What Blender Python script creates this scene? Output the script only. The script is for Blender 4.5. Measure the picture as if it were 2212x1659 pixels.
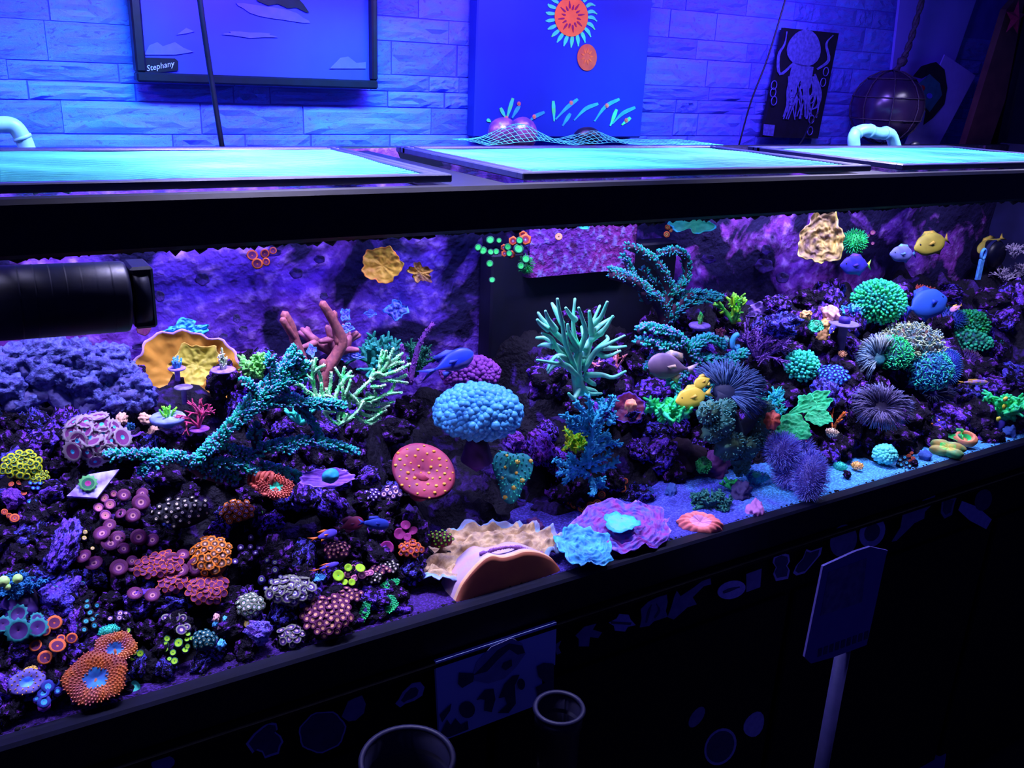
import bpy, math, random
from math import sin, cos, pi, sqrt, radians
from mathutils import Vector, Matrix, noise

random.seed(7)
S = bpy.context.scene
COL = S.collection
for o in list(bpy.data.objects): bpy.data.objects.remove(o)

# ------------------------------------------------------------ camera, world, lights, exposure
FPX = 1928.43
ya, pb, rc = radians(31.934), radians(19.135), radians(2.504)
CF = Vector((sin(ya)*cos(pb), cos(ya)*cos(pb), -sin(pb)))
_r = Vector((cos(ya), -sin(ya), 0)); _u = _r.cross(CF)
CR = _r*cos(rc)+_u*sin(rc); CU = -_r*sin(rc)+_u*cos(rc)
cam = bpy.data.cameras.new('camera'); camo = bpy.data.objects.new('camera', cam); COL.objects.link(camo)
cam.sensor_width = 36; cam.lens = FPX/2212*36; cam.clip_start = .01
camo.matrix_world = Matrix((( CR.x, CU.x, -CF.x, 0), (CR.y, CU.y, -CF.y, 0), (CR.z, CU.z, -CF.z, 0), (0, 0, 0, 1)))
S.camera = camo

W = bpy.data.worlds.new('world'); S.world = W; W.use_nodes = True
W.node_tree.nodes['Background'].inputs[0].default_value = (.012, .012, .16, 1)
W.node_tree.nodes['Background'].inputs[1].default_value = .45

S.view_settings.view_transform = 'Standard'; S.view_settings.look = 'None'
S.view_settings.exposure = 0.0; S.view_settings.gamma = 1; S.view_settings.use_curve_mapping = False

def area(name, loc, target, sx, sy, power, col, spread=180):
    l = bpy.data.lights.new(name, 'AREA'); l.shape = 'RECTANGLE'; l.size = sx; l.size_y = sy
    l.energy = power; l.color = col; l.spread = radians(spread)
    o = bpy.data.objects.new(name, l); COL.objects.link(o); o.location = loc
    o.rotation_euler = (Vector(target)-Vector(loc)).to_track_quat('-Z', 'Y').to_euler()
    return o
LX = [(-.36, .65), (.40, 1.2), (.82, .7), (1.5, 1.3), (2.1, .6)]
for lx, k in LX:                                           # the lamps' LED panels over the tank
    area('tank_lamp_light', (lx, 1.2, .265), (lx, 1.2, -1), .24, .09, 11.5*k, (.66, .60, 1.0), 112)
for lx, k in ((-.3, .9), (.45, 1.2), (1.0, .85), (1.65, .75)):           # added blue wall-wash lights, standing in for lamp spill
    area('added_wall_wash', (lx, 1.38, .262), (lx, 1.75, -.13), .3, .06, 7.2*k, (.24, .13, 1.0), 170)
for lx, k in ((.2, 1), (.7, 1), (1.35, .35)):                                # extra cyan lights added to tint the low wall, not lamps
    area('added_cyan_wash', (lx, 1.38, .262), (lx, 1.75, -.19), .3, .05, 1.9*k, (.05, .6, 1.0), 62)

# ------------------------------------------------------------ helpers
def ray(px, py): return CF+CR*((px-1106)/FPX)-CU*((py-829.5)/FPX)
def onY(px, py, Y): d = ray(px, py); return d*(Y/d.y)
def onZ(px, py, Z): d = ray(px, py); return d*(Z/d.z)
def mpp(P): return P.dot(CF)/FPX                       # metres per photograph pixel at P

def lerp_table(t, x):
    if x <= t[0][0]: return t[0][1]
    for (a, b), (c, d) in zip(t, t[1:]):
        if x <= c: return b+(d-b)*(x-a)/(c-a)
    return t[-1][1]
ZB = -.745
TOE = [(.42, 1.0), (.6, 1.03), (.72, 1.07), (.80, 1.13), (1.1, 1.15), (1.25, 1.18), (1.4, 1.12), (1.55, 1.05), (1.7, 1.02), (2.4, 1.0)]
SLP = [(.5, .85), (.62, .35), (.8, .5), (.95, .95), (1.8, .9), (2.4, .7)]
def H(X, Y):
    return ZB+max(0, min(.285, (Y-lerp_table(TOE, X))*lerp_table(SLP, X)))
def surf(px, py, Y=None, rp=0):
    if Y is not None:
        p = onY(px, py, Y); k = ZB+.8*rp*mpp(p)
        if p.z < ZB+.006 and not rp: q = onZ(px, py, ZB+.006); return q if q.y > 1.02 else onY(px, py, 1.02)
        if p.z < k and rp: q = onZ(px, py, k); p = q if q.y > 1.024 else onY(px, py, 1.024)
        return p
    y = 1.025
    while y < 1.5:
        p = onY(px, py, y)
        if p.z <= H(p.x, p.y)+(.45 if H(p.x, p.y) > ZB+.01 else .8)*rp*mpp(p): return p
        y += .004
    return onY(px, py, 1.49)

def finish(name, V, F, mats, mi=None, parent=None, smooth=True, loc=None):
    me = bpy.data.meshes.new(name); me.from_pydata([tuple(v) for v in V], [], F)
    for m in (mats if isinstance(mats, (list, tuple)) else [mats]): me.materials.append(m)
    if mi: me.polygons.foreach_set('material_index', mi)
    if smooth: me.polygons.foreach_set('use_smooth', [True]*len(F))
    me.update()
    o = bpy.data.objects.new(name, me); COL.objects.link(o)
    if parent: o.parent = parent
    if loc is not None: o.location = loc
    return o
def shared(name, me, parent, M=None):
    o = bpy.data.objects.new(name, me); COL.objects.link(o); o.parent = parent
    if M is not None: o.matrix_local = M
    return o
LABELS = set()
def tag(o, label, cat, group=None, kind=None):
    o['label'] = label; o['category'] = cat
    if group: o['group'] = group
    if kind: o['kind'] = kind
    return o
def thing(name, label, cat, M, group=None):
    o = bpy.data.objects.new(name, None); COL.objects.link(o); o.empty_display_size = .02
    o.matrix_world = M if isinstance(M, Matrix) else Matrix.Translation(M)
    return tag(o, label, cat, group)
def struct(o): o['kind'] = 'structure'; return o

class G:                                             # a small mesh collector
    def __init__(s): s.V = []; s.F = []; s.M = []
    def add(s, V, F, m=0):
        n = len(s.V); s.V += [Vector(v) for v in V]; s.F += [tuple(i+n for i in f) for f in F]
        s.M += [m]*len(F) if isinstance(m, int) else m
        return s
    def xf(s, M): s.V = [M@v for v in s.V]; return s
    def obj(s, name, mats, parent=None, smooth=True, loc=None):
        return finish(name, s.V, s.F, mats, s.M, parent, smooth, loc)
def box(x0, x1, y0, y1, z0, z1):
    return ([(x0,y0,z0),(x1,y0,z0),(x1,y1,z0),(x0,y1,z0),(x0,y0,z1),(x1,y0,z1),(x1,y1,z1),(x0,y1,z1)],
            [(0,3,2,1),(4,5,6,7),(0,1,5,4),(1,2,6,5),(2,3,7,6),(3,0,4,7)])
def bbox(x0, x1, y0, y1, z0, z1, b=.004):             # chamfered box
    V = []; c = [(x0,x1),(y0,y1),(z0,z1)]
    import itertools
    idx = {}
    for sx, sy, sz in itertools.product((0,1), repeat=3):
        for ax in range(3):
            p = [c[0][sx], c[1][sy], c[2][sz]]; s3 = (sx, sy, sz)
            for k in range(3):
                if k != ax: p[k] += b*(1-2*s3[k])
            idx[(sx,sy,sz,ax)] = len(V); V.append(tuple(p))
    F = []
    for ax in range(3):
        u, w = (ax+1) % 3, (ax+2) % 3
        for s in (0,1):
            q = []
            for a, b2 in ((0,0),(1,0),(1,1),(0,1)):
                t = [0,0,0]; t[ax] = s; t[u] = a; t[w] = b2; q.append(idx[(*t, ax)])
            F.append(tuple(q if s else q[::-1]))
        for a in (0,1):
            for b2 in (0,1):
                t0 = [0,0,0]; t0[u] = a; t0[w] = b2; t1 = list(t0); t1[ax] = 1
                q = [idx[(*t0,u)], idx[(*t1,u)], idx[(*t1,w)], idx[(*t0,w)]]
                F.append(tuple(q if a == b2 else q[::-1]))
    for t in itertools.product((0,1), repeat=3):
        q = [idx[(*t,0)], idx[(*t,1)], idx[(*t,2)]]
        F.append(tuple(q if sum(t) % 2 else q[::-1]))
    return V, F
def tube(P, R, n=6, cap=True, tip=.8):
    P = [Vector(p) for p in P]; V = []; F = []
    if not isinstance(R, (list, tuple)): R = [R]*len(P)
    ref = None
    for i, p in enumerate(P):
        t = (P[min(i+1, len(P)-1)]-P[max(i-1, 0)])
        t = t.normalized() if t.length > 1e-9 else Vector((0,0,1))
        if ref is None: ref = t.orthogonal().normalized()
        ref = (ref-t*ref.dot(t)); ref = ref.normalized() if ref.length > 1e-6 else t.orthogonal().normalized()
        b = t.cross(ref)
        for k in range(n):
            a = 2*pi*k/n; V.append(p+(ref*cos(a)+b*sin(a))*R[i])
    for i in range(len(P)-1):
        for k in range(n):
            k2 = (k+1) % n; F.append((i*n+k, i*n+k2, (i+1)*n+k2, (i+1)*n+k))
    if cap:
        t = (P[-1]-P[-2]).normalized(); V.append(P[-1]+t*R[-1]*tip); m = len(V)-1; o = (len(P)-1)*n
        for k in range(n): F.append((o+k, o+(k+1) % n, m))
        V.append(P[0]); m = len(V)-1
        for k in range(n): F.append(((k+1) % n, k, m))
    return V, F
def smoothline(P, k=4):                               # Catmull-Rom through the points
    P = [Vector(p) for p in P]
    if len(P) < 3: return [P[0].lerp(P[-1], i/k) for i in range(k+1)]
    Q = [P[0]*2-P[1]]+P+[P[-1]*2-P[-2]]; out = []
    for i in range(1, len(Q)-2):
        a, b, c, d = Q[i-1:i+3]
        for j in range(k):
            t = j/k
            out.append(.5*((2*b)+(c-a)*t+(2*a-5*b+4*c-d)*t*t+(3*b-a-3*c+d)*t**3))
    return out+[P[-1]]
_ico = {}
def ico(sub):
    if sub not in _ico:
        import bmesh
        bm = bmesh.new(); bmesh.ops.create_icosphere(bm, subdivisions=sub, radius=1)
        _ico[sub] = ([v.co.copy() for v in bm.verts], [tuple(v.index for v in f.verts) for f in bm.faces]); bm.free()
    return _ico[sub]
def blob(c, r, sub=2, amp=0, fr=2, seed=0, sq=(1,1,1)):
    V, F = ico(sub); c = Vector(c); out = []
    for v in V:
        k = 1
        if amp: k += amp*noise.fractal(v*fr+Vector((seed, seed*.7, -seed)), 1, 2, 3)
        out.append(c+Vector((v.x*sq[0], v.y*sq[1], v.z*sq[2]))*(r*k))
    return out, F
def lathe(prof, n=20):
    V = []; F = []
    for r, z in prof:
        for k in range(n): V.append((r*cos(2*pi*k/n), r*sin(2*pi*k/n), z))
    for i in range(len(prof)-1):
        for k in range(n):
            k2 = (k+1) % n; F.append((i*n+k, i*n+k2, (i+1)*n+k2, (i+1)*n+k))
    return V, F
def frame(P, up=.5, roll=0):                          # a surface frame: x right, y up the slope, z out of it
    z = (-P.normalized()*(1-up)+Vector((0,0,1))*up).normalized()
    x = Vector((0,0,1)).cross(z)
    x = x.normalized() if x.length > .05 else CR.copy()
    y = z.cross(x)
    M = Matrix(((x.x,y.x,z.x,P.x),(x.y,y.y,z.y,P.y),(x.z,y.z,z.z,P.z),(0,0,0,1)))
    return M@Matrix.Rotation(radians(roll), 4, 'Z') if roll else M

# ------------------------------------------------------------ materials
MATS = {}
def mat(name, c1, c2=None, scale=60, rough=.6, bump=.3, edge=(.35, .65), metal=0, detail=3, spec=.3):
    if name in MATS: return MATS[name]
    m = bpy.data.materials.new(name); m.use_nodes = True; nt = m.node_tree; N = nt.nodes; L = nt.links
    b = N['Principled BSDF']; b.inputs['Roughness'].default_value = rough; b.inputs['Metallic'].default_value = metal
    b.inputs['Specular IOR Level'].default_value = spec
    if c2 is None: c2 = tuple(x*.6 for x in c1)
    tc = N.new('ShaderNodeTexCoord'); nz = N.new('ShaderNodeTexNoise'); nz.inputs['Scale'].default_value = scale
    nz.inputs['Detail'].default_value = detail
    L.new(tc.outputs['Object'], nz.inputs['Vector'])
    r = N.new('ShaderNodeValToRGB'); r.color_ramp.elements[0].position = edge[0]; r.color_ramp.elements[1].position = edge[1]
    r.color_ramp.elements[0].color = (*c2, 1); r.color_ramp.elements[1].color = (*c1, 1)
    L.new(nz.outputs['Fac'], r.inputs['Fac']); L.new(r.outputs['Color'], b.inputs['Base Color'])
    if bump:
        bp = N.new('ShaderNodeBump'); bp.inputs['Strength'].default_value = bump; bp.inputs['Distance'].default_value = .004
        L.new(nz.outputs['Fac'], bp.inputs['Height']); L.new(bp.outputs['Normal'], b.inputs['Normal'])
    MATS[name] = m; return m
def crust(name, cols, scale=30, s2=140, thr=.5, bump=1.0, xramp=None, dist=.006):
    """coralline crust: dark stone, purple patches, pale flecks; xramp = how well covered along x"""
    m = bpy.data.materials.new(name); m.use_nodes = True; nt = m.node_tree; N = nt.nodes; L = nt.links
    b = N['Principled BSDF']; b.inputs['Roughness'].default_value = .75; b.inputs['Specular IOR Level'].default_value = .15
    tc = N.new('ShaderNodeTexCoord')
    def nz(s, d=4, w=0):
        n = N.new('ShaderNodeTexNoise'); n.inputs['Scale'].default_value = s; n.inputs['Detail'].default_value = d
        n.inputs['Distortion'].default_value = w
        L.new(tc.outputs['Object'], n.inputs['Vector']); return n.outputs['Fac']
    def ramp(f, a, b2, c0=(0,0,0), c1=(1,1,1)):
        r = N.new('ShaderNodeValToRGB'); e = r.color_ramp.elements; e[0].position = a; e[1].position = b2
        e[0].color = (*c0, 1); e[1].color = (*c1, 1); L.new(f, r.inputs['Fac']); return r.outputs['Color']
    def mix(f, a, b2):
        x = N.new('ShaderNodeMix'); x.data_type = 'RGBA'; L.new(f, x.inputs[0])
        for i, v in ((6, a), (7, b2)):
            if isinstance(v, tuple): x.inputs[i].default_value = (*v, 1)
            else: L.new(v, x.inputs[i])
        return x.outputs[2]
    def step(f, a, b2):
        x = N.new('ShaderNodeMapRange'); x.inputs[1].default_value = a; x.inputs[2].default_value = b2; L.new(f, x.inputs[0]); return x.outputs[0]
    dark, mid, mid2, pale = cols
    n1 = nz(scale, 5, .6); n2 = nz(s2, 3); n3 = nz(scale*.35, 2)
    f = n1
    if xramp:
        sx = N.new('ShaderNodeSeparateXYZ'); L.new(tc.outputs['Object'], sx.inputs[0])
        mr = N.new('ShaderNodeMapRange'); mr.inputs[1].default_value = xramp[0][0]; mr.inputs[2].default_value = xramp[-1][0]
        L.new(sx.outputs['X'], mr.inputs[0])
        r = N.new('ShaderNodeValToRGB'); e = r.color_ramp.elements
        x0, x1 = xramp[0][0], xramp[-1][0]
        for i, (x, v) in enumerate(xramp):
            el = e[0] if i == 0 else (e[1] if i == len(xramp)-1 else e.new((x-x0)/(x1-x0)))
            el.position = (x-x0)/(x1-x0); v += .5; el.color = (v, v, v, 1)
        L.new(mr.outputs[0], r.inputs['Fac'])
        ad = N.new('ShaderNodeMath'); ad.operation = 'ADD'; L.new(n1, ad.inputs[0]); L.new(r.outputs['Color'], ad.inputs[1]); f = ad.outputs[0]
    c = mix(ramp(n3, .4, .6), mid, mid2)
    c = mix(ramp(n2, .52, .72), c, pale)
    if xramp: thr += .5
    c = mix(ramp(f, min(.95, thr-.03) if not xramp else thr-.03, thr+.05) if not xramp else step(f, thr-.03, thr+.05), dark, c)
    L.new(c, b.inputs['Base Color'])
    a2 = N.new('ShaderNodeMath'); a2.operation = 'ADD'; L.new(n1, a2.inputs[0]); L.new(n2, a2.inputs[1])
    bp = N.new('ShaderNodeBump'); bp.inputs['Strength'].default_value = bump; bp.inputs['Distance'].default_value = dist
    L.new(a2.outputs[0], bp.inputs['Height']); L.new(bp.outputs['Normal'], b.inputs['Normal'])
    return m
def sheet_mat(name, tint=(1,1,1), refl=.04, rough=.02, bump=0):
    m = bpy.data.materials.new(name); m.use_nodes = True; nt = m.node_tree; N = nt.nodes; L = nt.links; N.clear()
    out = N.new('ShaderNodeOutputMaterial'); t = N.new('ShaderNodeBsdfTransparent'); t.inputs[0].default_value = (*tint, 1)
    g = N.new('ShaderNodeBsdfGlossy'); g.inputs['Roughness'].default_value = rough
    fr = N.new('ShaderNodeFresnel'); fr.inputs[0].default_value = 1.2
    if bump:
        nz = N.new('ShaderNodeTexNoise'); nz.inputs['Scale'].default_value = 40
        tc = N.new('ShaderNodeTexCoord'); L.new(tc.outputs['Object'], nz.inputs['Vector'])
        bp = N.new('ShaderNodeBump'); bp.inputs['Strength'].default_value = bump; bp.inputs['Distance'].default_value = .01
        L.new(nz.outputs['Fac'], bp.inputs['Height']); L.new(bp.outputs['Normal'], g.inputs['Normal'])
    ge = N.new('ShaderNodeNewGeometry'); sb = N.new('ShaderNodeMath'); sb.operation = 'SUBTRACT'; sb.inputs[0].default_value = 1; L.new(ge.outputs['Backfacing'], sb.inputs[1])
    mu = N.new('ShaderNodeMath'); mu.operation = 'MULTIPLY'; L.new(fr.outputs[0], mu.inputs[0]); L.new(sb.outputs[0], mu.inputs[1])
    mx = N.new('ShaderNodeMixShader'); L.new(mu.outputs[0], mx.inputs[0]); L.new(t.outputs[0], mx.inputs[1]); L.new(g.outputs[0], mx.inputs[2])
    L.new(mx.outputs[0], out.inputs[0]); return m

C = dict(
 black=(.004,.004,.006), void=(.003,.002,.006), purple=(.16,.04,.62), lav=(.42,.22,1.0), blueviolet=(.12,.09,.9), deep=(.05,.012,.2),
 magenta=(.5,.05,.45), pink=(.95,.36,.5), cream=(1,.82,.62), white=(.95,.9,1), yellow=(.95,.7,.12), lime=(.45,.95,.02), green=(.03,.8,.12),
 seag=(.04,.8,.35), teal=(.03,.5,.48), cyan=(.05,.62,.95), sky=(.16,.55,1), blue=(.03,.12,.9), navy=(.015,.03,.35), orange=(1,.28,.03),
 rust=(.5,.08,.03), red=(.75,.08,.06), coralred=(1,.2,.14), maroon=(.14,.012,.09), brown=(.13,.05,.03), olive=(.3,.32,.05), ochre=(.75,.42,.05),
 grey=(.25,.22,.35), peach=(1,.5,.22), dgreen=(.01,.16,.07), dteal=(.01,.14,.16), dpurple=(.07,.02,.2), tan=(.8,.55,.3), bluegrey=(.16,.2,.55))
def cm(*names, **kw):                                  # colour pair -> material
    n = '_'.join(names)+''.join(f'_{k}{v}' for k, v in kw.items())
    return mat(n, C[names[0]], C[names[1]] if len(names) > 1 else None, **kw)

M_rock = [crust('coralline_rock', ((.008,.004,.02), (.17,.03,.55), (.10,.05,.75), (.55,.25,1)), 3.2, 9, .50),  # coralline colours, with highlight flecks and black shade painted in
          crust('coralline_rock_dark', ((.004,.002,.01), (.05,.01,.2), (.15,.02,.34), (.4,.15,.9)), 1.9, 7, .58),
          crust('coralline_rock_blue', ((.006,.005,.02), (.07,.06,.7), (.18,.04,.6), (.3,.4,1)), 3.6, 10, .52)]
M_reef = crust('reef_base_rock', ((.003,.002,.008), (.02,.005,.06), (.03,.01,.12), C['deep']), 25, 120, .58)
M_mound = mat('colony_base', (.06,.02,.16), (.006,.004,.015), scale=90, bump=.6)
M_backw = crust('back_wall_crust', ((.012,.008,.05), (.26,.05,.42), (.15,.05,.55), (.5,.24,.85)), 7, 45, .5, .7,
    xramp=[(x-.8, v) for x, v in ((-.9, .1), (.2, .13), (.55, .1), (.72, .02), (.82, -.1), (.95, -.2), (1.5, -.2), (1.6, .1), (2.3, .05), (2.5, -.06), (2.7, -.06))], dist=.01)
M_black = mat('black_plastic', (.002,.003,.016), (.0015,.002,.010), rough=.42, bump=.05, spec=.3)
M_mattblack = mat('black_painted_wood', (.004,.004,.007), (.003,.003,.005), rough=.8, bump=.2, spec=.2)
M_lidframe = mat('dark_aluminium_frame', (.008,.012,.09), (.005,.008,.06), rough=.45, bump=.05, spec=.6)
M_net = mat('clear_netting', (.06,.46,.46), (.05,.4,.44), rough=.4, bump=0)
M_sand = mat('reef_sand_painted_light', (.12,.5,1), (.07,.3,.9), scale=400, rough=.9, bump=.8, detail=2)
def paint_sand_light():  # purple algae at the left; dim and bright lamplight painted into the colour
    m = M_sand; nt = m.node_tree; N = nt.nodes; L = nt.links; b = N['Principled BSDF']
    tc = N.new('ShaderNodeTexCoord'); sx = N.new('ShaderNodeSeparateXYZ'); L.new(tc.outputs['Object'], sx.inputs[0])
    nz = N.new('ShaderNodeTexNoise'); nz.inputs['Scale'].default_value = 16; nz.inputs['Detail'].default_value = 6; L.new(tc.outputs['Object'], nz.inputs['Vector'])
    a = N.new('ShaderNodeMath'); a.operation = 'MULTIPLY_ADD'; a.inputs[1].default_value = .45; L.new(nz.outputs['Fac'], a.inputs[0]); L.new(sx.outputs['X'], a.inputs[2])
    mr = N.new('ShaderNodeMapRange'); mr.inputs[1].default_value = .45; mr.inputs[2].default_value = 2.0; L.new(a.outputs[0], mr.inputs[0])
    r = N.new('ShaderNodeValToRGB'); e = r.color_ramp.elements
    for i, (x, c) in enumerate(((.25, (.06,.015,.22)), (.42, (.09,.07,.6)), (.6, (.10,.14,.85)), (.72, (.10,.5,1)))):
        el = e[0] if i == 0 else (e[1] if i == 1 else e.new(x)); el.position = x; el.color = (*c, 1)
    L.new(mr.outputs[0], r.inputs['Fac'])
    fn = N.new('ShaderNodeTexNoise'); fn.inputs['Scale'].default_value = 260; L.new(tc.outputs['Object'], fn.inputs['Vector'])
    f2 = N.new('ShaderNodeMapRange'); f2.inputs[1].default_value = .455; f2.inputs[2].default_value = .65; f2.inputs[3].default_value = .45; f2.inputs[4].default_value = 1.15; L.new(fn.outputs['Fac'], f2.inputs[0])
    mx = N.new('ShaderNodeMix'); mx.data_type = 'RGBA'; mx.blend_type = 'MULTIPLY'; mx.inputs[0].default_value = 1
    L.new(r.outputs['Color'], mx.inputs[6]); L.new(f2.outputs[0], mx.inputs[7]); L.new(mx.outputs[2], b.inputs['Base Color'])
paint_sand_light()
M_glass = sheet_mat('aquarium_glass', (.97,.97,1))
M_water = sheet_mat('water_surface', (.95,.97,1), bump=.5, rough=.05)
M_pvc = mat('pale_pvc', (.25,.75,.95), (.2,.65,.9), scale=30, rough=.35, bump=.05)

# ------------------------------------------------------------ the room: stone wall, floor, side
M_stone = [crust('wall_stone_pale', ((.10,.09,.7), (.14,.15,.85), (.10,.19,.95), (.15,.22,1)), 9, 70, .36, .4, dist=.01),
           crust('wall_stone_grey', ((.07,.06,.55), (.11,.10,.7), (.08,.13,.78), (.12,.17,.85)), 12, 80, .38, .4, dist=.01)]
M_mortar = mat('wall_mortar', (.07,.05,.6), (.05,.04,.5), scale=30, rough=.9)
wall = struct(finish('wall_back', *box(-1.2, 4.6, 1.765, 1.80, -1.75, .9), M_mortar, smooth=False))
protos = []
for k in range(8):
    rs = random.Random(k); nx, nz_ = 9, 5; V = []; F = []
    for j in range(nz_+1):
        for i in range(nx+1):
            x, z = i/nx-.5, j/nz_-.5; e = (i in (0, nx)) or (j in (0, nz_))
            d = .2+.8*(0.5+noise.fractal(Vector((x*3+k*7, z*2, k)), 1, 2, 3)) if not e else .22
            V.append((x, -d, z))
    for j in range(nz_):
        for i in range(nx): a = j*(nx+1)+i; F.append((a, a+1, a+nx+2, a+nx+1))
    n0 = len(V); rim = [i for i in range(nx+1)]+[j*(nx+1)+nx for j in range(1, nz_+1)]+[nz_*(nx+1)+i for i in range(nx-1, -1, -1)]+[j*(nx+1) for j in range(nz_-1, 0, -1)]
    for i in rim: V.append((V[i][0], .8, V[i][2]))
    for a in range(len(rim)): b = (a+1) % len(rim); F.append((rim[a], n0+a, n0+b, rim[b]))
    o = finish('stone', V, F, M_stone[k % 2], smooth=False); me = o.data; bpy.data.objects.remove(o)
    protos.append(me)
rowz = [-.36, -.29, -.232, -.176, -.129, -.074, -.043, -.011, .052, .098, .16, .205, .27, .33, .40]
rs = random.Random(3)
for r, (z0, z1) in enumerate(zip(rowz, rowz[1:])):
    x = -.7+rs.random()*.1
    while x < (3.5 if r < 10 else 2.4):
        w = rs.choice((.07, .13, .17, .2, .24))*(1.15 if z1-z0 > .05 else 1)
        shared('stone', rs.choice(protos), wall, Matrix.Translation((x+w/2, 1.765, (z0+z1)/2))@Matrix.Diagonal((w-rs.choice((.001,.0015,.004)), .006+rs.random()*.005, z1-z0-rs.choice((.001,.0015,.003)), 1)))
        x += w
M_floor = mat('dark_floor', (.02,.02,.03), (.01,.01,.02), scale=5, rough=.6)
struct(finish('floor', *box(-1.2, 4.6, -1.5, 1.8, -1.8, -1.75), M_floor, smooth=False))

def flat(name, pts, Y, m, parent=None, th=.0015, off=Vector((0,0,0))):    # flat piece cut to an outline on a plane facing the room
    P = [onY(x, y, Y)-off for x, y in pts]; n = len(P)
    a = sum(P[i].x*P[(i+1) % n].z-P[(i+1) % n].x*P[i].z for i in range(n))
    if a < 0: P = P[::-1]
    V = [p-Vector((0, th/2, 0)) for p in P]+[p+Vector((0, th/2, 0)) for p in P]
    F = [tuple(range(n)), tuple(range(2*n-1, n-1, -1))]+[(i, i+n, (i+1) % n+n, (i+1) % n) for i in range(n)]
    return finish(name, V, F, m, parent=parent, smooth=False)
def ell(cx, cy, rx, ry, n=18, rot=0, wob=0, k=5, a0=0):
    out = []
    for i in range(n):
        a = 2*pi*i/n; q = 1+wob*sin(k*a+a0); x, y = rx*q*cos(a), ry*q*sin(a); r = radians(rot)
        out.append((cx+x*cos(r)-y*sin(r), cy+x*sin(r)+y*cos(r)))
    return out
def stroke(p, w):                                    # tapered ribbon outline along points
    p = smoothline([Vector((a, b, 0)) for a, b in p], 4); L_ = []; R_ = []
    for i, q in enumerate(p):
        t = (p[min(i+1, len(p)-1)]-p[max(i-1, 0)]).normalized(); n = Vector((-t.y, t.x, 0)); u = i/(len(p)-1)
        k = w*(.35+.65*sin(pi*min(1, u+.15)))/2
        L_.append((q.x+n.x*k, q.y+n.y*k)); R_.append((q.x-n.x*k, q.y-n.y*k))
    return L_+R_[::-1]

# framed painting of a pale blue sky
PY = 1.735
O = onY(292, 176, PY)
pnt = thing('framed_painting', 'black framed painting of blue sky and clouds with a dark bird at its top edge', 'painting', O)
zt = .32; xl, xr, zb_ = O.x, onY(808, 180, PY).x, O.z
for nm, bx in (('frame_rail', (xl, xr, zb_, zb_+.016)), ('frame_rail', (xl, xr, zt-.016, zt)), ('frame_stile', (xl, xl+.017, zb_+.016, zt-.016)), ('frame_stile', (xr-.012, xr, zb_+.016, zt-.016))):
    finish(nm, *[v for v in bbox(bx[0]-O.x, bx[1]-O.x, -.022, .008, bx[2]-O.z, bx[3]-O.z, .003)], M_black, parent=pnt, smooth=False)
pan = finish('painted_panel', *box(xl+.01-O.x, xr-.01-O.x, -.004, .006, .008, zt-.008-O.z), mat('painted_sky', (.03,.035,.6), (.022,.026,.5), scale=6, rough=.5, bump=0), parent=pnt, smooth=False)
M_cloud = mat('painted_cloud', (.08,.07,.85), (.06,.06,.8), scale=60, rough=.7, bump=0)
Yp = PY-.006
for pts in ([(312,118),(322,98),(340,91),(352,100),(378,91),(396,103),(418,112),(380,118)], ell(590,28,78,12,20,12,.12,4), [(382,75),(402,60),(420,68),(404,72)], ell(540,75,55,6,16,3,.2,5), [(712,148),(735,125),(752,122),(770,136),(790,134),(790,148)]):
    flat('cloud', pts, Yp, M_cloud, pnt, off=O)
flat('painted_bird', [(540,-30),(556,2),(580,12),(600,8),(622,18),(640,16),(662,27),(668,27),(655,8),(640,-8),(630,-40)], Yp-.001, M_black, pnt, off=O)
flat('signature_patch', [(304,124),(378,126),(385,132),(385,152),(304,160)], Yp-.001, M_black, pnt, off=O)
def text(s, name, p0, p1, Y, m, parent, off, shear=0, th=.0004):   # lettering from pixel p0, running towards p1 (width fitted)
    cu = bpy.data.curves.new(name, 'FONT'); cu.body = s; cu.extrude = th; cu.resolution_u = 2; cu.shear = shear
    t = bpy.data.objects.new(name, cu); COL.objects.link(t); bpy.context.view_layer.update()
    A, B = onY(*p0, Y), onY(*p1, Y); w = max(t.dimensions.x, 1e-4); k = (B-A).length/w
    me = bpy.data.meshes.new_from_object(t); bpy.data.objects.remove(t)
    me.materials.clear(); me.materials.append(m)
    o = bpy.data.objects.new(name, me); COL.objects.link(o); o.parent = parent
    d = (B-A).normalized(); ang = math.atan2(d.z, d.x)
    o.matrix_local = Matrix.Translation(A-off)@Matrix.Rotation(-ang, 4, 'Y')@Matrix.Rotation(pi/2, 4, 'X')@Matrix.Scale(k, 4)
    return o
M_ink = mat('pale_ink', (.45,.4,.95), (.4,.36,.9), bump=0)
text('Stephany', 'signature', (317,154), (378,142), Yp-.003, M_ink, pnt, O, .3)

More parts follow.
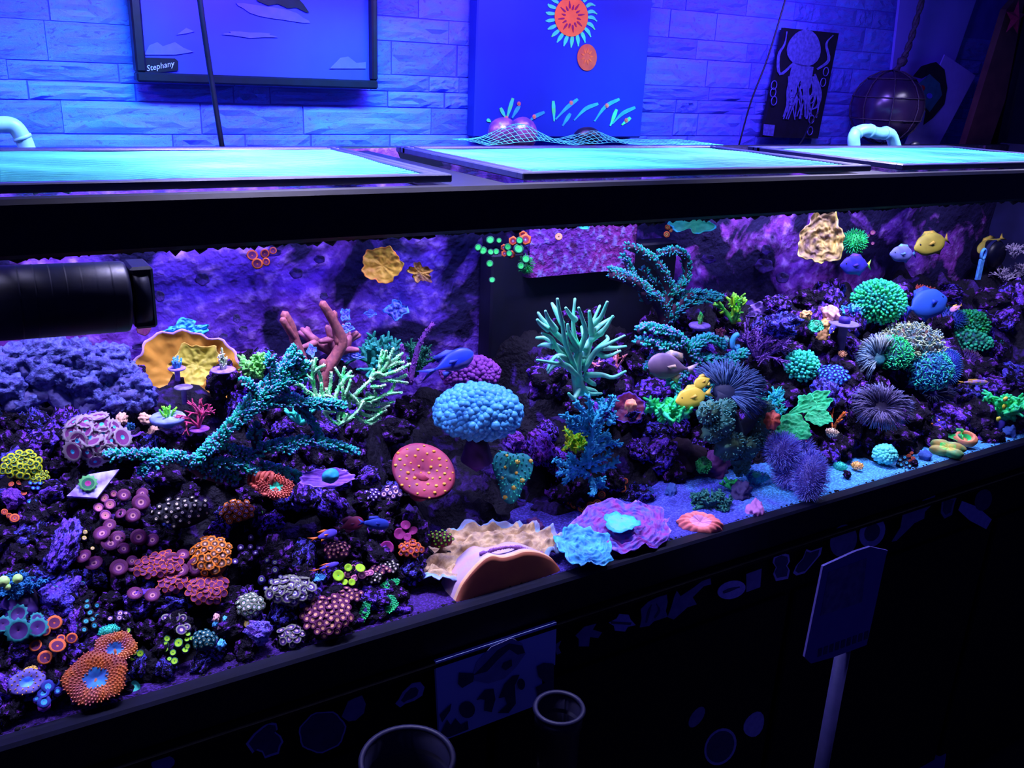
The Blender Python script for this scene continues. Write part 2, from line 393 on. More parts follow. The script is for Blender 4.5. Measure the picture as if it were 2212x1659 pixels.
# tall canvas with the orange anemone
CY = 1.722
O = onY(1024, 297, CY); xl, xr, zb_ = O.x, onY(1384, 300, CY).x, O.z
cv = thing('canvas_painting', 'deep blue unframed canvas painted with orange discs and green blades', 'painting', O)
finish('canvas', *bbox(0, xr-xl, 0, .035, 0, .34-zb_, .003), mat('canvas_blue', (.010,.03,.3), (.008,.024,.27), scale=8, rough=.6, bump=.1), parent=cv, smooth=False)
Yc = CY-.001
M_por = mat('orange_paint', (1,.2,.02), (.9,.16,.02), scale=50, rough=.6, bump=0); M_po2 = mat('dull_orange_paint', (.8,.13,.03), (.65,.09,.03), scale=60, rough=.6, bump=0)
M_pdk = mat('maroon_paint', (.35,.01,.03), (.25,.01,.06), bump=0); M_pgr = mat('green_paint', (.1,.95,.15), (.05,.85,.4), scale=60, bump=0)
M_ptl = mat('teal_paint', (.05,.6,.5), (.03,.4,.4), scale=60, bump=0); M_pyl = mat('yellow_paint', (1,.5,.05), bump=0); M_ppk = mat('pink_paint', (1,.25,.2), bump=0)
for i in range(22):
    a = radians(i*16.5+4)
    if -pi*.98 < a: 
        x, y = 1234+36*cos(a), 34+44*sin(a)
        flat('painted_tentacle', stroke([(x, y), (x+12*cos(a)-2, y+13*sin(a)), (x+20*cos(a+.2), y+22*sin(a+.2)+3)], 8), Yc, M_pgr, cv, off=O)
flat('painted_disc', ell(1234, 36, 36, 43, 28), Yc-.001, M_por, cv, off=O)
for i in range(16):
    a = 2*pi*i/16+.2; r0, r1 = (.42, .8) if i % 2 else (.35, .6)
    flat('painted_ray', stroke([(1234+36*r0*cos(a), 36+43*r0*sin(a)), (1234+36*r1*cos(a+.05), 36+43*r1*sin(a+.05))], 4), Yc-.002, M_pdk, cv, off=O)
flat('painted_disc', ell(1268, 124, 21, 29, 24), Yc-.001, M_po2, cv, off=O)
for i in range(9):
    a = 2*pi*i/9; flat('painted_ray', stroke([(1268+6*cos(a), 122+8*sin(a)), (1268+13*cos(a), 122+18*sin(a))], 4), Yc-.002, M_por, cv, off=O)
for p, m in (([(1081,233),(1092,255)],0),([(1108,212),(1094,258)],0),([(1122,228),(1106,255)],1),([(1052,258),(1060,263)],0),([(1176,242),(1155,252),(1142,264)],1),([(1195,218),(1197,262)],0),([(1248,214),(1225,232),(1200,258)],1),([(1232,245),(1215,272)],1),([(1292,224),(1265,235),(1240,260)],1),([(1338,214),(1308,230),(1284,262)],1),([(1332,236),(1318,272)],0),([(1372,232),(1345,245),(1322,268)],1),([(1362,254),(1343,270)],0)):
    flat('painted_blade', stroke(p, 8), Yc, (M_pgr, M_ptl)[m], cv, off=O)
for x, y in ((1094,255),(1121,224),(1154,252),(1234,222),(1311,228),(1353,260)):
    flat('painted_bead', ell(x, y, 4, 5, 10), Yc-.001, M_ppk, cv, off=O); flat('painted_bead_centre', ell(x, y, 1.8, 2.2, 8), Yc-.002, M_pyl, cv, off=O)

# octopus plaque
OY = 1.74
O = onY(1645, 299, OY)
oc = thing('octopus_plaque', 'small black upright plaque with a pale octopus and curling arms', 'wall art', O)
flat('plaque', [(1691,60),(1809,72),(1764,299),(1643,296)], OY, mat('plaque_black', (.006,.006,.02), (.004,.004,.012), bump=0), oc, .01, O)
M_oct = mat('octopus_pale', (.11,.11,.5), (.06,.06,.3), scale=120, bump=.2)
Yo = OY-.008
flat('octopus_head', ell(1737, 105, 36, 40, 24, 12, .04, 3), Yo, M_oct, oc, .002, O)
flat('octopus_neck', [(1712,135),(1757,145),(1750,190),(1700,195)], Yo, M_oct, oc, .002, O)
rs = random.Random(5)
for i in range(20):
    x = 1696+i*2.9; p = [(x+8, 165)]; yy = 165
    for j in range(3): yy += 27+rs.random()*6; p.append((p[-1][0]+rs.uniform(-13, 7), yy))
    flat('octopus_arm', stroke(p, 5), Yo-.001-.0004*(i % 3), M_oct, oc, .001, O)
for p in ([(1716,135),(1685,160),(1682,120),(1695,95),(1700,68)], [(1765,150),(1790,130),(1785,95),(1800,76)], [(1760,160),(1772,200),(1765,230),(1745,238)]):
    flat('octopus_arm', stroke(p, 6), Yo, M_oct, oc, .001, O)
for x, y in ((1784,155),(1778,178),(1753,214),(1753,258),(1750,283),(1672,184),(1670,200),(1672,218),(1710,218)):
    V, F = [], []
    P0 = onY(x, y, Yo-.002)-O
    finish('bubble_ring', *[q for q in tube([P0+Vector((cos(a)*.010, 0, sin(a)*.011)) for a in [2*pi*i/12 for i in range(13)]], .0014, 5, False)], M_oct, parent=oc)
flat('corner_stamp', [(1650,268),(1674,270),(1670,294),(1648,292)], Yo, M_oct, oc, .001, O)

# cables in front of the wall
def cable(label, pts, Y, r, m=M_black, name='cable'):
    P = [onY(x, y, yy) for (x, y), yy in zip(pts, Y)]; o = P[-1]
    return tag(finish(name, *tube(smoothline([p-o for p in P], 5), r, 7), m, loc=o), label, 'cable')
cable('thick dark cable hanging in front of the sky painting', [(424,-60),(440,60),(458,180),(480,318)], [1.56]*4, .0045)
cable('thin dark cable slanting down left of the octopus plaque', [(1708,-40),(1660,120),(1622,220),(1596,314)], [1.68]*4, .0022)
cable('short dark cable end showing below the octopus plaque', [(1770,240),(1748,272),(1735,300),(1722,318)], [1.66,1.66,1.6,1.56], .002)

# net-slung glass float with its rope
O = onY(1916, 232, 1.66); s = mpp(O); R = 74*s
fl = thing('glass_float', 'large dark glass float hung in a rope net', 'float', O)
finish('float_ball', *blob((0,0,0), R, 4), mat('float_glass', (.035,.014,.06), (.02,.01,.05), scale=12, rough=.25, bump=.1, spec=.8), parent=fl)
M_rope = mat('dark_rope', (.06,.04,.1), (.03,.02,.05), scale=200, bump=.6)
g = G()
for k in range(8):
    a = k*pi/4
    g.add(*tube([Vector((cos(a)*sin(t)*R*1.03, sin(a)*sin(t)*R*1.03, cos(t)*R*1.03)) for t in [pi*i/10 for i in range(11)]], .0018, 5))
for t in (.7, 1.3, 1.9): g.add(*tube([Vector((cos(2*pi*i/20)*sin(t), sin(2*pi*i/20)*sin(t), cos(t)))*R*1.03 for i in range(21)], .0018, 5, False))
g.obj('float_net', M_rope, fl)
g = G(); rp = smoothline([onY(x, y, 1.66)-O for x, y in ((1930,160),(1955,120),(1978,50),(2004,-50))], 8)
for k in (0, 1): g.add(*tube([p+Vector((cos(i*1.1+k*pi)*.004, sin(i*1.1+k*pi)*.004, 0)) for i, p in enumerate(rp)], .0055, 6))
g.add(*blob(onY(1948,132,1.66)-O, .014, 2, .3)); g.obj('rope', M_rope, fl)

# leaning pale boards and the masked face cut-out
M_board = mat('pale_board', (.2,.16,.9), (.18,.14,.85), scale=10, rough=.7, bump=0)
tag(flat('board', [(1946,-40),(2120,-40),(2062,128),(2000,312),(1905,312),(1928,120)], 1.742, M_board, None, .008), 'tall pale board leaning on the wall behind the glass float', 'board')
O = onY(2020, 315, 1.70)
fb = thing('picture_board', 'tilted pale sheet with a dark haired masked face, right of the glass float', 'picture', O)
flat('sheet', [(2040,118),(2106,163),(2024,318),(1952,318)], 1.70, mat('pale_sheet', (.26,.2,.95), (.24,.18,.9), bump=0), fb, .004, O)
flat('painted_hair', [(1972,165),(1990,143),(2012,136),(2022,134),(2040,150),(2046,190),(2040,225),(2015,255),(1995,270),(2000,240),(1985,215),(1990,180),(2010,160),(1990,170)], 1.696, mat('hair_paint', (.012,.008,.03), (.006,.004,.02), bump=0), fb, .001, O)
flat('painted_mask', [(1985,180),(2008,160),(2030,180),(2035,205),(2008,242),(1992,225)], 1.6945, mat('mask_paint', (.02,.12,.25), (.02,.08,.2), bump=0), fb, .001, O)
flat('painted_eye', ell(2008, 207, 6, 6, 12), 1.693, M_cloud, fb, .001, O)
flat('painted_eye', ell(1993, 190, 5, 6, 12), 1.693, M_pdk, fb, .001, O)
# tall dark cabinet at the right with plank and starfish
O = onY(2180, 318, 1.66)
tag(flat('plank', [(2168,20),(2212,-30),(2165,215),(2132,312),(2078,312)], 1.65, mat('brown_plank', (.16,.06,.08), (.1,.03,.06), scale=20, rough=.6), None, .02), 'leaning brown wooden plank in the far right corner', 'plank')
o = thing('dark_cabinet', 'tall dark cabinet at the right end of the wall', 'cabinet', onY(2150, 318, 1.675))
for a, b in ((0, .22), (.226, .5)):
    finish('cabinet_panel', *bbox(a+.05, b+.05, .0, .03, -.3, .75, .005), mat('dark_veneer', (.02,.016,.07), (.012,.01,.05), scale=12, rough=.5), parent=o, smooth=False)
finish('cabinet_body', *box(.06, .6, .03, .055, -.3, .75), M_mattblack, parent=o, smooth=False)
P0 = onY(2192, 40, 1.63)
g = G(); star = [(P0.x+sin(pi/5*i)*(.05 if i % 2 == 0 else .02), P0.z+cos(pi/5*i)*(.05 if i % 2 == 0 else .02)) for i in range(10)]
V = [(x-P0.x, 0, z-P0.z) for x, z in star]+[(0, -.014, 0), (0, .006, 0)]
tag(finish('starfish', V, [(i, (i+1) % 10, 10) for i in range(10)]+[((i+1) % 10, i, 11) for i in range(10)], mat('red_starfish', (.5,.02,.12), (.35,.01,.1), scale=150, bump=.5), smooth=False, loc=P0), 'dried red starfish ornament at the upper right corner', 'starfish')

# ------------------------------------------------------------ the aquarium
X0, X1 = -.75, 2.62
O = Vector((.8, 1.0, ZB-.02))
aq = thing('aquarium', 'long black rimmed reef aquarium filling the picture', 'aquarium', O)
def part(name, bx, m, parent=aq, b=.003, off=O, sm=False):
    bx = (bx[0]-off.x, bx[1]-off.x, bx[2]-off.y, bx[3]-off.y, bx[4]-off.z, bx[5]-off.z)
    return finish(name, *(bbox(*bx, b) if b else box(*bx)), m, parent=parent, smooth=sm)
part('top_rim', (X0, X1, .985, 1.012, -.192, -.1335), M_black, b=.005)
part('bottom_rim', (X0, X1, .985, 1.012, -.81, ZB), M_black, b=.004)
part('rear_rim', (X0, X1, 1.535, 1.56, -.188, -.1335), M_black)
part('front_glass', (X0, X1, 1.0, 1.008, ZB, -.186), M_glass, b=0)
part('end_panel', (X0, X0+.01, 1.008, 1.56, ZB, -.13), M_black, b=0)
part('end_panel', (X1-.01, X1, 1.008, 1.56, ZB, -.13), mat('end_panel_dark', (.02,.02,.1), (.01,.01,.05), scale=10), b=0)
part('tank_floor', (X0, X1, 1.008, 1.56, -.80, -.78), M_black, b=0)
for cx in (.585, 1.385, 2.15): part('centre_brace', (cx-.045, cx+.045, 1.01, 1.54, -.152, -.1385), M_black)
part('water_surface', (X0+.02, X1-.02, 1.01, 1.535, -.166, -.1655), M_water, b=0)
# rear wall, crusted
nx, nz_ = 180, 34; V = []; F = []
for j in range(nz_+1):
    for i in range(nx+1):
        x = X0+(X1-X0)*i/nx; z = ZB+(-.135-ZB)*j/nz_
        d = .012*noise.fractal(Vector((x*9, z*9, 1)), 1, 2, 4)
        V.append((x-O.x, 1.53+d-O.y, z-O.z))
for j in range(nz_):
    for i in range(nx): a = j*(nx+1)+i; F.append((a, a+1, a+nx+2, a+nx+1))
n0 = len(V); V += [(X0-O.x, 1.55-O.y, ZB-O.z), (X1-O.x, 1.55-O.y, ZB-O.z), (X1-O.x, 1.55-O.y, -.135-O.z), (X0-O.x, 1.55-O.y, -.135-O.z)]; F.append((n0+3, n0+2, n0+1, n0))
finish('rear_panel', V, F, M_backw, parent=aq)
# ragged algae at the edge of the glass
for nm, zz, amp in (('algae_fringe', -.192, 1), ('algae_fringe', ZB-.002, .4)):
    g = G(); rs = random.Random(int(amp*10)); x = -.1
    while x < 2.45:
        g.add(*blob((x-O.x, 1.012-O.y, zz+rs.uniform(-.002, .001)-O.z), rs.uniform(.003, .009)*amp, 1, .5, 2, rs.random()*9)); x += rs.uniform(.004, .014)
    g.obj(nm, M_mattblack, aq)['kind'] = 'stuff'
# overflow box in the middle of the rear wall
A = onY(1146, 600, 1.44); B = onY(1350, 590, 1.44)
ov = thing('overflow_box', 'black overflow box with a purple crusted top panel at the middle of the rear wall', 'overflow box', Vector((A.x, 1.52, ZB)))
off = Vector((A.x, 1.52, ZB))
part('weir_panel', (.86, 1.33, 1.47, 1.52, ZB, -.33), mat('weir_black', (.004,.004,.02), (.003,.003,.012), scale=20, bump=.3), ov, .004, off)
g = G(); zt2 = onY(1150, 600, 1.45).z
V, F = [], []
for j in range(9):
    for i in range(25):
        x = A.x+(B.x-A.x+.03)*i/24; z = zt2+(-.14-zt2)*j/8
        V.append(Vector((x, 1.45+.006*noise.noise(Vector((x*30, z*30, 3))), z))-off)
for j in range(8):
    for i in range(24): a = j*25+i; F.append((a, a+1, a+26, a+25))
n0 = len(V); V += [v+Vector((0, .03, 0)) for v in (V[0], V[24], V[8*25+24], V[8*25])]
F += [(0, 24, n0+1, n0)[::-1], (24, 8*25+24, n0+2, n0+1)[::-1], (8*25, 0, n0, n0+3)[::-1], (n0+3, n0+2, n0+1, n0)]
finish('crusted_panel', V, F, crust('panel_crust', ((.08,.015,.1), (.24,.03,.28), (.2,.05,.5), (.35,.3,1)), 22, 80, .42), parent=ov)

# sand and reef base
def grid(name, x0, x1, y0, y1, nx, ny, hf, m):
    V = []; F = []
    for j in range(ny+1):
        for i in range(nx+1):
            x = x0+(x1-x0)*i/nx; y = y0+(y1-y0)*j/ny; V.append((x, y, hf(x, y)))
    for j in range(ny):
        for i in range(nx): a = j*(nx+1)+i; F.append((a, a+1, a+nx+2, a+nx+1))
    n0 = len(V); V += [(x0, y0, -.778), (x1, y0, -.778), (x1, y1, -.778), (x0, y1, -.778)]
    r = nx+1
    F += [tuple([n0, n0+1]+[i for i in range(nx, -1, -1)]), tuple([n0+1, n0+2]+[j*r+nx for j in range(ny, -1, -1)]),
          tuple([n0+2, n0+3]+[ny*r+i for i in range(nx+1)]), tuple([n0+3, n0]+[j*r for j in range(ny+1)]), (n0+3, n0+2, n0+1, n0)]
    return finish(name, V, F, m)
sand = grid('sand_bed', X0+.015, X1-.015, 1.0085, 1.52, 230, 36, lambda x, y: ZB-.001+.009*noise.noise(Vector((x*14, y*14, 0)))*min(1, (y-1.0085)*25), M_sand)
tag(sand, 'sand bed along the tank floor, dusky purple left, lamp falloff painted in, pale blue right', 'sand', kind='stuff')
def reefz(x, y):
    h = H(x, y)-.045+.05*noise.fractal(Vector((x*14, y*14, H(x, y)*14)), 1, 2, 4)
    return max(-.777, h if H(x, y) > ZB+.004 or x < .5 else -.777)
reef = grid('reef_rockwork', X0+.02, X1-.03, 1.012, 1.515, 300, 60, reefz, M_reef)
tag(reef, 'dark rugged rockwork the corals grow on, rising to the rear wall', 'rockwork')

rocks = []
for k in range(8):
    V, F = ico(4); out = []
    for v in V:
        q = 1+.42*noise.fractal(v*1.6+Vector((k*5,0,0)), .9, 2.1, 4)-.3*max(0, noise.noise(v*3.5+Vector((0,k*3,0))))
        out.append(v*q)
    o = finish('live_rock', out, F, M_rock[(0,1,1,2,1,0,1,1)[k]]); rocks.append(o.data); bpy.data.objects.remove(o)
def rock(px, py, rp, label, Y=None, k=None, group=None, sq=(1,.8,.8), name='live_rock', m=None, lift=0, rot=None):
    P = surf(px, py, Y); s = mpp(P); r = rp*s
    me = rocks[random.randrange(8) if k is None else k]
    if m is not None:
        me = me.copy(); me.materials.clear(); me.materials.append(m)
    o = bpy.data.objects.new(name, me); COL.objects.link(o)
    o.matrix_world = frame(P, .4, random.uniform(0, 360) if rot is None else rot)@Matrix.Translation((0,0,lift*r))@Matrix.Diagonal((r*sq[0], r*sq[1], r*sq[2], 1))
    return tag(o, label, 'rock', group)
ZONES = [((-60, 560, 300, 1000), 'upper left', 60), ((-60, 960, 560, 1560), 'lower left', 60), ((470, 730, 940, 1100), 'left centre', 60), ((500, 1040, 900, 1420), 'lower centre left', 60),
         ((1150, 640, 1600, 1090), 'middle', 60), ((1560, 640, 2212, 1040), 'right', 64)]
ZL = {'upper left': 'purple crusted rock chunk around the soft coral on the left', 'lower left': 'purple crusted rock chunk low on the left slope among the button polyps',
 'left centre': 'purple crusted rock chunk beside the long teal branches', 'lower centre left': 'purple crusted rock chunk low between teal branches and ruffled tan plate',
 'middle': 'purple crusted rock chunk under the antler coral and its neighbours', 'right': 'blue violet crusted rock chunk on the right hand slope'}
placed = []
for (x0, y0, x1, y1), zn, st in ZONES:
    y = y0
    while y < y1:
        x = x0+random.uniform(0, st)
        while x < x1:
            qx, qy = x+random.uniform(-14, 14), y+random.uniform(-14, 14)
            edge = 1595-.294*qx
            P = surf(qx, qy)
            if random.random() < .88 and qy < edge-16 and P.y < 1.47 and H(P.x, P.y) > ZB+.01 and P.z < -.40 and not (900 < qx < 1180 and qy < 1110):
                if all((qx-a)**2+(qy-b)**2 > 34**2 for a, b in placed):
                    placed.append((qx, qy))
                    rock(qx, qy, random.uniform(24, 46), ZL[zn], group='rock chunks, '+zn, lift=-.55)
            x += st
        y += st*.8

# ------------------------------------------------------------ coral builders
_pm = {}
def polyp_mesh(style):                                 # unit polyp: mouth, inner ring, disc, rim, fringe
    if style in _pm: return _pm[style]
    mouth, inner, disc, rim, fringe, r1, r2, n = PSTY[style]
    ms = [cm(mouth), cm(inner), cm(disc), cm(rim)]
    rings = [(r1*.45, .02), (r1, .10), (r2, .06), (1, .16), (.9, .02), (.35, -.7)]
    g = G(); V = [(0, 0, -.02)]; F = []; M = []
    for k, (r, z) in enumerate(rings):
        for i in range(n):
            a = 2*pi*i/n; q = r
            if k == 3 and fringe: q = r*(1.13 if i % 2 else .92)
            V.append((q*cos(a), q*sin(a), z+(.03 if (k == 3 and fringe and i % 2) else 0)))
    for i in range(n): F.append((0, 1+i, 1+(i+1) % n)); M.append(0)
    mi = [1, 2, 3, 3, 2]
    for k in range(len(rings)-1):
        for i in range(n):
            a, b = 1+k*n+i, 1+k*n+(i+1) % n; F.append((a, a+n, b+n, b)); M.append(mi[k])
    o = finish('polyp', V, F, ms, M); me = o.data; bpy.data.objects.remove(o); _pm[style] = me; return me
PSTY = dict(  # mouth, inner, disc, rim, fringed, inner radius, disc radius, sides
 bluecentre=('cyan','cyan','magentaish','creampink',1,.22,.72,24), yellowgreen=('limey','black','dgreen','limey',0,.34,.6,12),
 pinkcream=('maroon','peachy','pinkish','plum',0,.3,.7,14), maroon=('rosy','plum','maroon','maroon',0,.3,.75,14), cupm=('maroon','rosy','plum','maroon',0,.34,.6,14),
 darkcream=('olive','cream','black','void',1,.42,.6,12), orangecream=('maroon','cream','maroon','orangey',1,.42,.66,12), orangerim=('cream','peachy','brown','orangey',1,.3,.7,14),
 purpleorange=('plum','magentaish','plum','rusty',0,.5,.82,12), pinkwhite=('maroon','lightpink','dpurple','dpurple',0,.6,.75,12), whitedot=('white','white','dpurple','deep',0,.36,.6,12),
 yellowring=('navy','paleyellow','navy','deep',0,.5,.7,12), grey=('bluegrey','white','dpurple','greyo',1,.36,.72,18), whitegreen=('cream','white','dgreen','greyo',1,.42,.66,12),
 lime=('green','lime','lime','lime',0,.25,.7,16), pinkdisc=('greyp','pinkish','plum','pinkish',0,.35,.7,14), peachdot=('peach','peach','maroon','maroon',0,.42,.7,10),
 whitedark=('white','cream','black','black',0,.45,.6,10), creamgrey=('cream','lightpink','dpurple','greyo',0,.32,.74,14), limering=('dgreen','lime','lime','dgreen',0,.4,.8,12),
 tealcream=('cream','paleyellow','dteal','dteal',0,.36,.6,10), greenrim=('cyan','plum','dpurple','tealy',1,.12,.72,22), redring=('dpurple','rusty','redd','rusty',0,.4,.7,12),
 magentadisc=('cyan','magd','magd','magd',0,.12,.8,16), redpurple=('greyp','plum','redd','rusty',1,.36,.65,12), brownorange=('brown','ochre','brown','rusty',0,.45,.7,12),
 bluering=('dteal','cyan','dteal','void',0,.5,.7,10), limedot=('olive','lime','dgreen','void',0,.6,.75,10), ghostring=('deep','deep','deep','tealy',0,.5,.8,14),
 yellowbtn=('ochre','yellow','cream','yellow',0,.3,.6,16), greendisc=('green','green','green','dgreen',0,.3,.7,14), reddim=('rusty','maroon','maroon','rusty',0,.3,.7,14),
 bluedot=('sky','cyan','navy','navy',0,.45,.6,10), peachring=('brown','peachy','peachy','peach',0,.4,.7,12))
C.update(magentaish=(.22,.03,.2), creampink=(.42,.33,.4), limey=(.65,.75,.01), peachy=(.9,.45,.28), pinkish=(.8,.22,.35), plum=(.22,.03,.2), rosy=(.75,.33,.35), orangey=(1,.26,.01),
 rusty=(.9,.17,.03), lightpink=(.95,.6,.65), greyo=(.28,.3,.2), greyp=(.55,.45,.6), paleyellow=(.7,.75,.3), tealy=(.02,.3,.3), redd=(.4,.03,.05), magd=(.4,.02,.22))

def zoa(label, px, py, rx, ry, n, pr, style, base='colony_base', Y=None, up=.45, dz=.5, cover=.95, name='button_polyp_colony', mix=None, flat_=False, m=None):
    P = surf(px, py, Y, ry); s = mpp(P); M = frame(P, up)
    root = thing(name, label, 'coral', M); a, b, c = rx*s, ry*s, min(rx, ry)*s*dz
    V, F = blob((0,0,-c*.25), 1, 3, .12, 2, px)
    finish('base', [Vector((v.x*a*.93, v.y*b*.93, v.z*c*.9-c*.05)) for v in V], F, m or M_mound, parent=root)
    rs = random.Random(int(px*7+py)); styles = [style]+(mix or [])
    for i in range(n):
        u = (i+.5)/n; r = sqrt(u)*cover; th = i*2.39996+px
        x, y = r*cos(th), r*sin(th); z = sqrt(max(0, 1-x*x*.85-y*y*.85))
        if flat_: z = .6
        nn = Vector((x/a, y/b, z/c)).normalized() if not flat_ else Vector((rs.uniform(-.3,.3), rs.uniform(-.3,.3), 1)).normalized()
        pos = Vector((x*a, y*b, z*c-c*.1))+nn*pr*s*.35
        q = nn.to_track_quat('Z', 'Y').to_matrix().to_4x4()
        k = pr*s*rs.uniform(.82, 1.15)
        shared('polyp', polyp_mesh(styles[rs.randrange(len(styles))] if mix else style), root,
               Matrix.Translation(pos)@q@Matrix.Rotation(rs.uniform(-.25,.25), 4, 'X')@Matrix.Rotation(rs.uniform(-.25,.25), 4, 'Y')@Matrix.Diagonal((k, k, k, 1)))
    return root
def polyps_at(label, pts, style, Y=None, name='button_polyp_colony', up=.35, mat_=None):   # polyps one by one, joined by a low mat
    cx = sum(p[0] for p in pts)/len(pts); cy = sum(p[1] for p in pts)/len(pts)
    P = surf(cx, cy, Y); s = mpp(P); M = frame(P, up); root = thing(name, label, 'coral', M); Mi = M.inverted(); nrm = M.to_3x3()@Vector((0,0,1))
    g = G(); rs = random.Random(int(cx*3+cy))
    for p in pts:
        d = ray(p[0], p[1]); w = d*(P.dot(nrm)/d.dot(nrm)); l = Mi@w; r = p[2]*s; st = p[3] if len(p) > 3 else style
        tx, ty = rs.uniform(-.35,.35), rs.uniform(-.35,.35)
        shared('polyp', polyp_mesh(st), root, Matrix.Translation(l+Vector((0,0,r*.7+rs.uniform(0, .5)*r)))@Matrix.Rotation(tx, 4, 'X')@Matrix.Rotation(ty, 4, 'Y')@Matrix.Diagonal((r, r, r, 1)))
        g.add(*blob(l-Vector((0,0,r*.4)), r*1.15, 1, .2, 2, rs.random()*9, (1,1,.7)))
    g.obj('base', mat_ or M_mound, root); return root

def dome(label, px, py, rx, ry, n, br, mats, Y=None, up=.5, kind='bubble', dz=.8, stalk=0, name='bubble_coral', jit=.25, core=None, stuff=False, wild=0, L=2.2, lo=0.0, lift=0, cat='coral'):
    P = surf(px, py, Y, ry); s = mpp(P); P = P+Vector((0,0,lift)); M = frame(P, up); root = thing(name, label, cat, M)
    a, b, c = rx*s, ry*s, min(rx, ry)*s*dz; r = br*s; rs = random.Random(int(px+py*3))
    V, F = blob((0,0,0), 1, 3, .08, 2, px); finish('body', [Vector((v.x*(a-r*.8), v.y*(b-r*.8), v.z*(c-r*.5) if v.z > 0 else v.z*c*.5)) for v in V], F, core or mats[-1], parent=root)
    if stalk:
        Mi = M.inverted(); dn = (Mi.to_3x3()@Vector((0,0,-1)))
        finish('stalk', *tube([Vector((0,0,-c*.1)), dn*stalk*s*.5, dn*stalk*s], [a*.4, a*.22, a*.38], 12), M_rock[1], parent=root)
    unit = []
    if kind == 'bubble': unit = [blob((0,0,0), 1, 2, .12, 2, k, (1,1,1.1)) for k in range(4)]
    elif kind == 'finger': unit = [tube([(0,0,-.6), (.15,.1,.5), (.1,.3,1.3)], [.5,.45,.62], 7), tube([(0,0,-.6), (-.2,.1,.6), (-.5,.1,1.2)], [.5,.42,.6], 7)]
    elif kind == 'worm':
        for k in range(5):
            w = [Vector((0,0,-.5))]; d = Vector((rs.uniform(-.3,.3), rs.uniform(-.3,.3), 1)); 
            for _ in range(5):
                w.append(w[-1]+d.normalized()*L/5); d = d+Vector((rs.uniform(-.8,.8), rs.uniform(-.8,.8), rs.uniform(-.55,.1)))
            unit.append(tube(smoothline(w, 2), [.3]*9+[.3,.42], 5))
    elif kind == 'spike': unit = [tube([(0,0,-.5), (0,0,L*.5), (.1,0,L)], [.35,.25,.08], 5)]
    g = [G() for _ in unit]; mes = []
    if not stuff:
        for i, (V, F) in enumerate(unit):
            o = finish('u', V, F, mats[i % len(mats)]); mes.append(o.data); bpy.data.objects.remove(o)
    G_ = G()
    for i in range(n):
        u = (i+.5)/n; z = 1-u*(1-lo); z = max(lo, 1-u*(1-lo)); q = sqrt(max(0, 1-z*z)); th = i*2.39996
        nn = Vector((q*cos(th)/a, q*sin(th)/b, z/c)).normalized()
        pos = Vector((q*cos(th)*(a-r*.6), q*sin(th)*(b-r*.6), z*(c-r*.3)))+Vector([rs.uniform(-1,1)*r*jit for _ in range(3)])
        T = Matrix.Translation(pos)@nn.to_track_quat('Z','Y').to_matrix().to_4x4()@Matrix.Rotation(rs.uniform(0, 6.28), 4, 'Z')@Matrix.Rotation(rs.uniform(-wild, wild), 4, 'X')@Matrix.Scale(r*rs.uniform(.8, 1.2), 4)
        k = rs.randrange(len(unit))
        if stuff:
            V, F = unit[k]; G_.add([T@Vector(v) for v in V], F, rs.randrange(len(mats)))
        else: shared({'bubble':'bubble'}.get(kind, 'tentacle'), mes[k], root, T)
    if stuff: G_.obj('tentacles', mats, root)['kind'] = 'stuff'
    return root

def plate(label, px, py, rx, ry, top, rim, under, Y=None, up=.5, cup=.3, wob=.08, k=5, ruf=.05, rk=9, ridge=0, rf=40, th=4, name='plate_coral', roll=0, noise_=.03, lift=0, nr=22, na=72, Mx=None, cut=None, parent=None, cat='coral', rimw=2, wh=0):
    P = surf(px, py, Y, ry*.9); s = mpp(P); P = P+Vector((0,0,lift*s)); M = frame(P, up, roll) if Mx is None else Mx
    if Mx is not None: s = 1
    root = thing(name, label, cat, M) if parent is None else parent
    V = []; F = []; MI = []; a, b = rx*s, ry*s; sc = (a+b)/2
    def pt(r, t, dz=0):
        q = 1+wob*sin(k*t+px)+wob*.5*sin((k*2+1)*t+py)+.03*sin(17*t)
        if cut: q *= 1-cut[1]*math.exp(-((((t-cut[0]+pi) % (2*pi))-pi)/cut[2])**2)
        x, y = r*cos(t)*q, r*sin(t)*q
        z = cup*r*r+ruf*r**2*sin(rk*t+3*sin(t))+noise_*noise.fractal(Vector((x*4, y*4, px)), 1, 2, 3)
        if ridge: z += ridge*abs(noise.noise(Vector((x*rf*.12, y*rf*.12, px))))+ridge*.7*max(0, sin(r*rf+2*noise.noise(Vector((x*3, y*3, 1)))*4))*r
        if wh: z += wh*max(0, 1-r*3)
        return Vector((x*a, y*b, z*sc+dz))
    for i in range(nr+1):
        for j in range(na): V.append(pt(i/nr, 2*pi*j/na))
    n0 = len(V)
    for i in range(nr+1):
        for j in range(na):
            r = i/nr; V.append(pt(r, 2*pi*j/na, -th*s*(1-.7*r**4)))
    for i in range(nr):
        for j in range(na):
            j2 = (j+1) % na; p, q = i*na, (i+1)*na
            F.append((p+j, q+j, q+j2, p+j2)); MI.append(1 if i >= nr-rimw else 0)
            F.append((n0+p+j, n0+p+j2, n0+q+j2, n0+q+j)); MI.append(2)
    e = nr*na
    for j in range(na): j2 = (j+1) % na; F.append((e+j, n0+e+j, n0+e+j2, e+j2)); MI.append(1)
    finish('plate', V, F, [top, rim, under], MI, parent=root)
    return root

def foot(root, r, L, m=None):                          # stalk that carries a plate or disc down into the rock
    Mi = root.matrix_world.inverted(); dn = Mi.to_3x3()@Vector((0, .35, -.94))
    return finish('stalk', *tube([Vector((0,0,0)), dn*L*.5, dn*L], [r, r*.7, r*.9], 10), m or M_rock[1], parent=root)

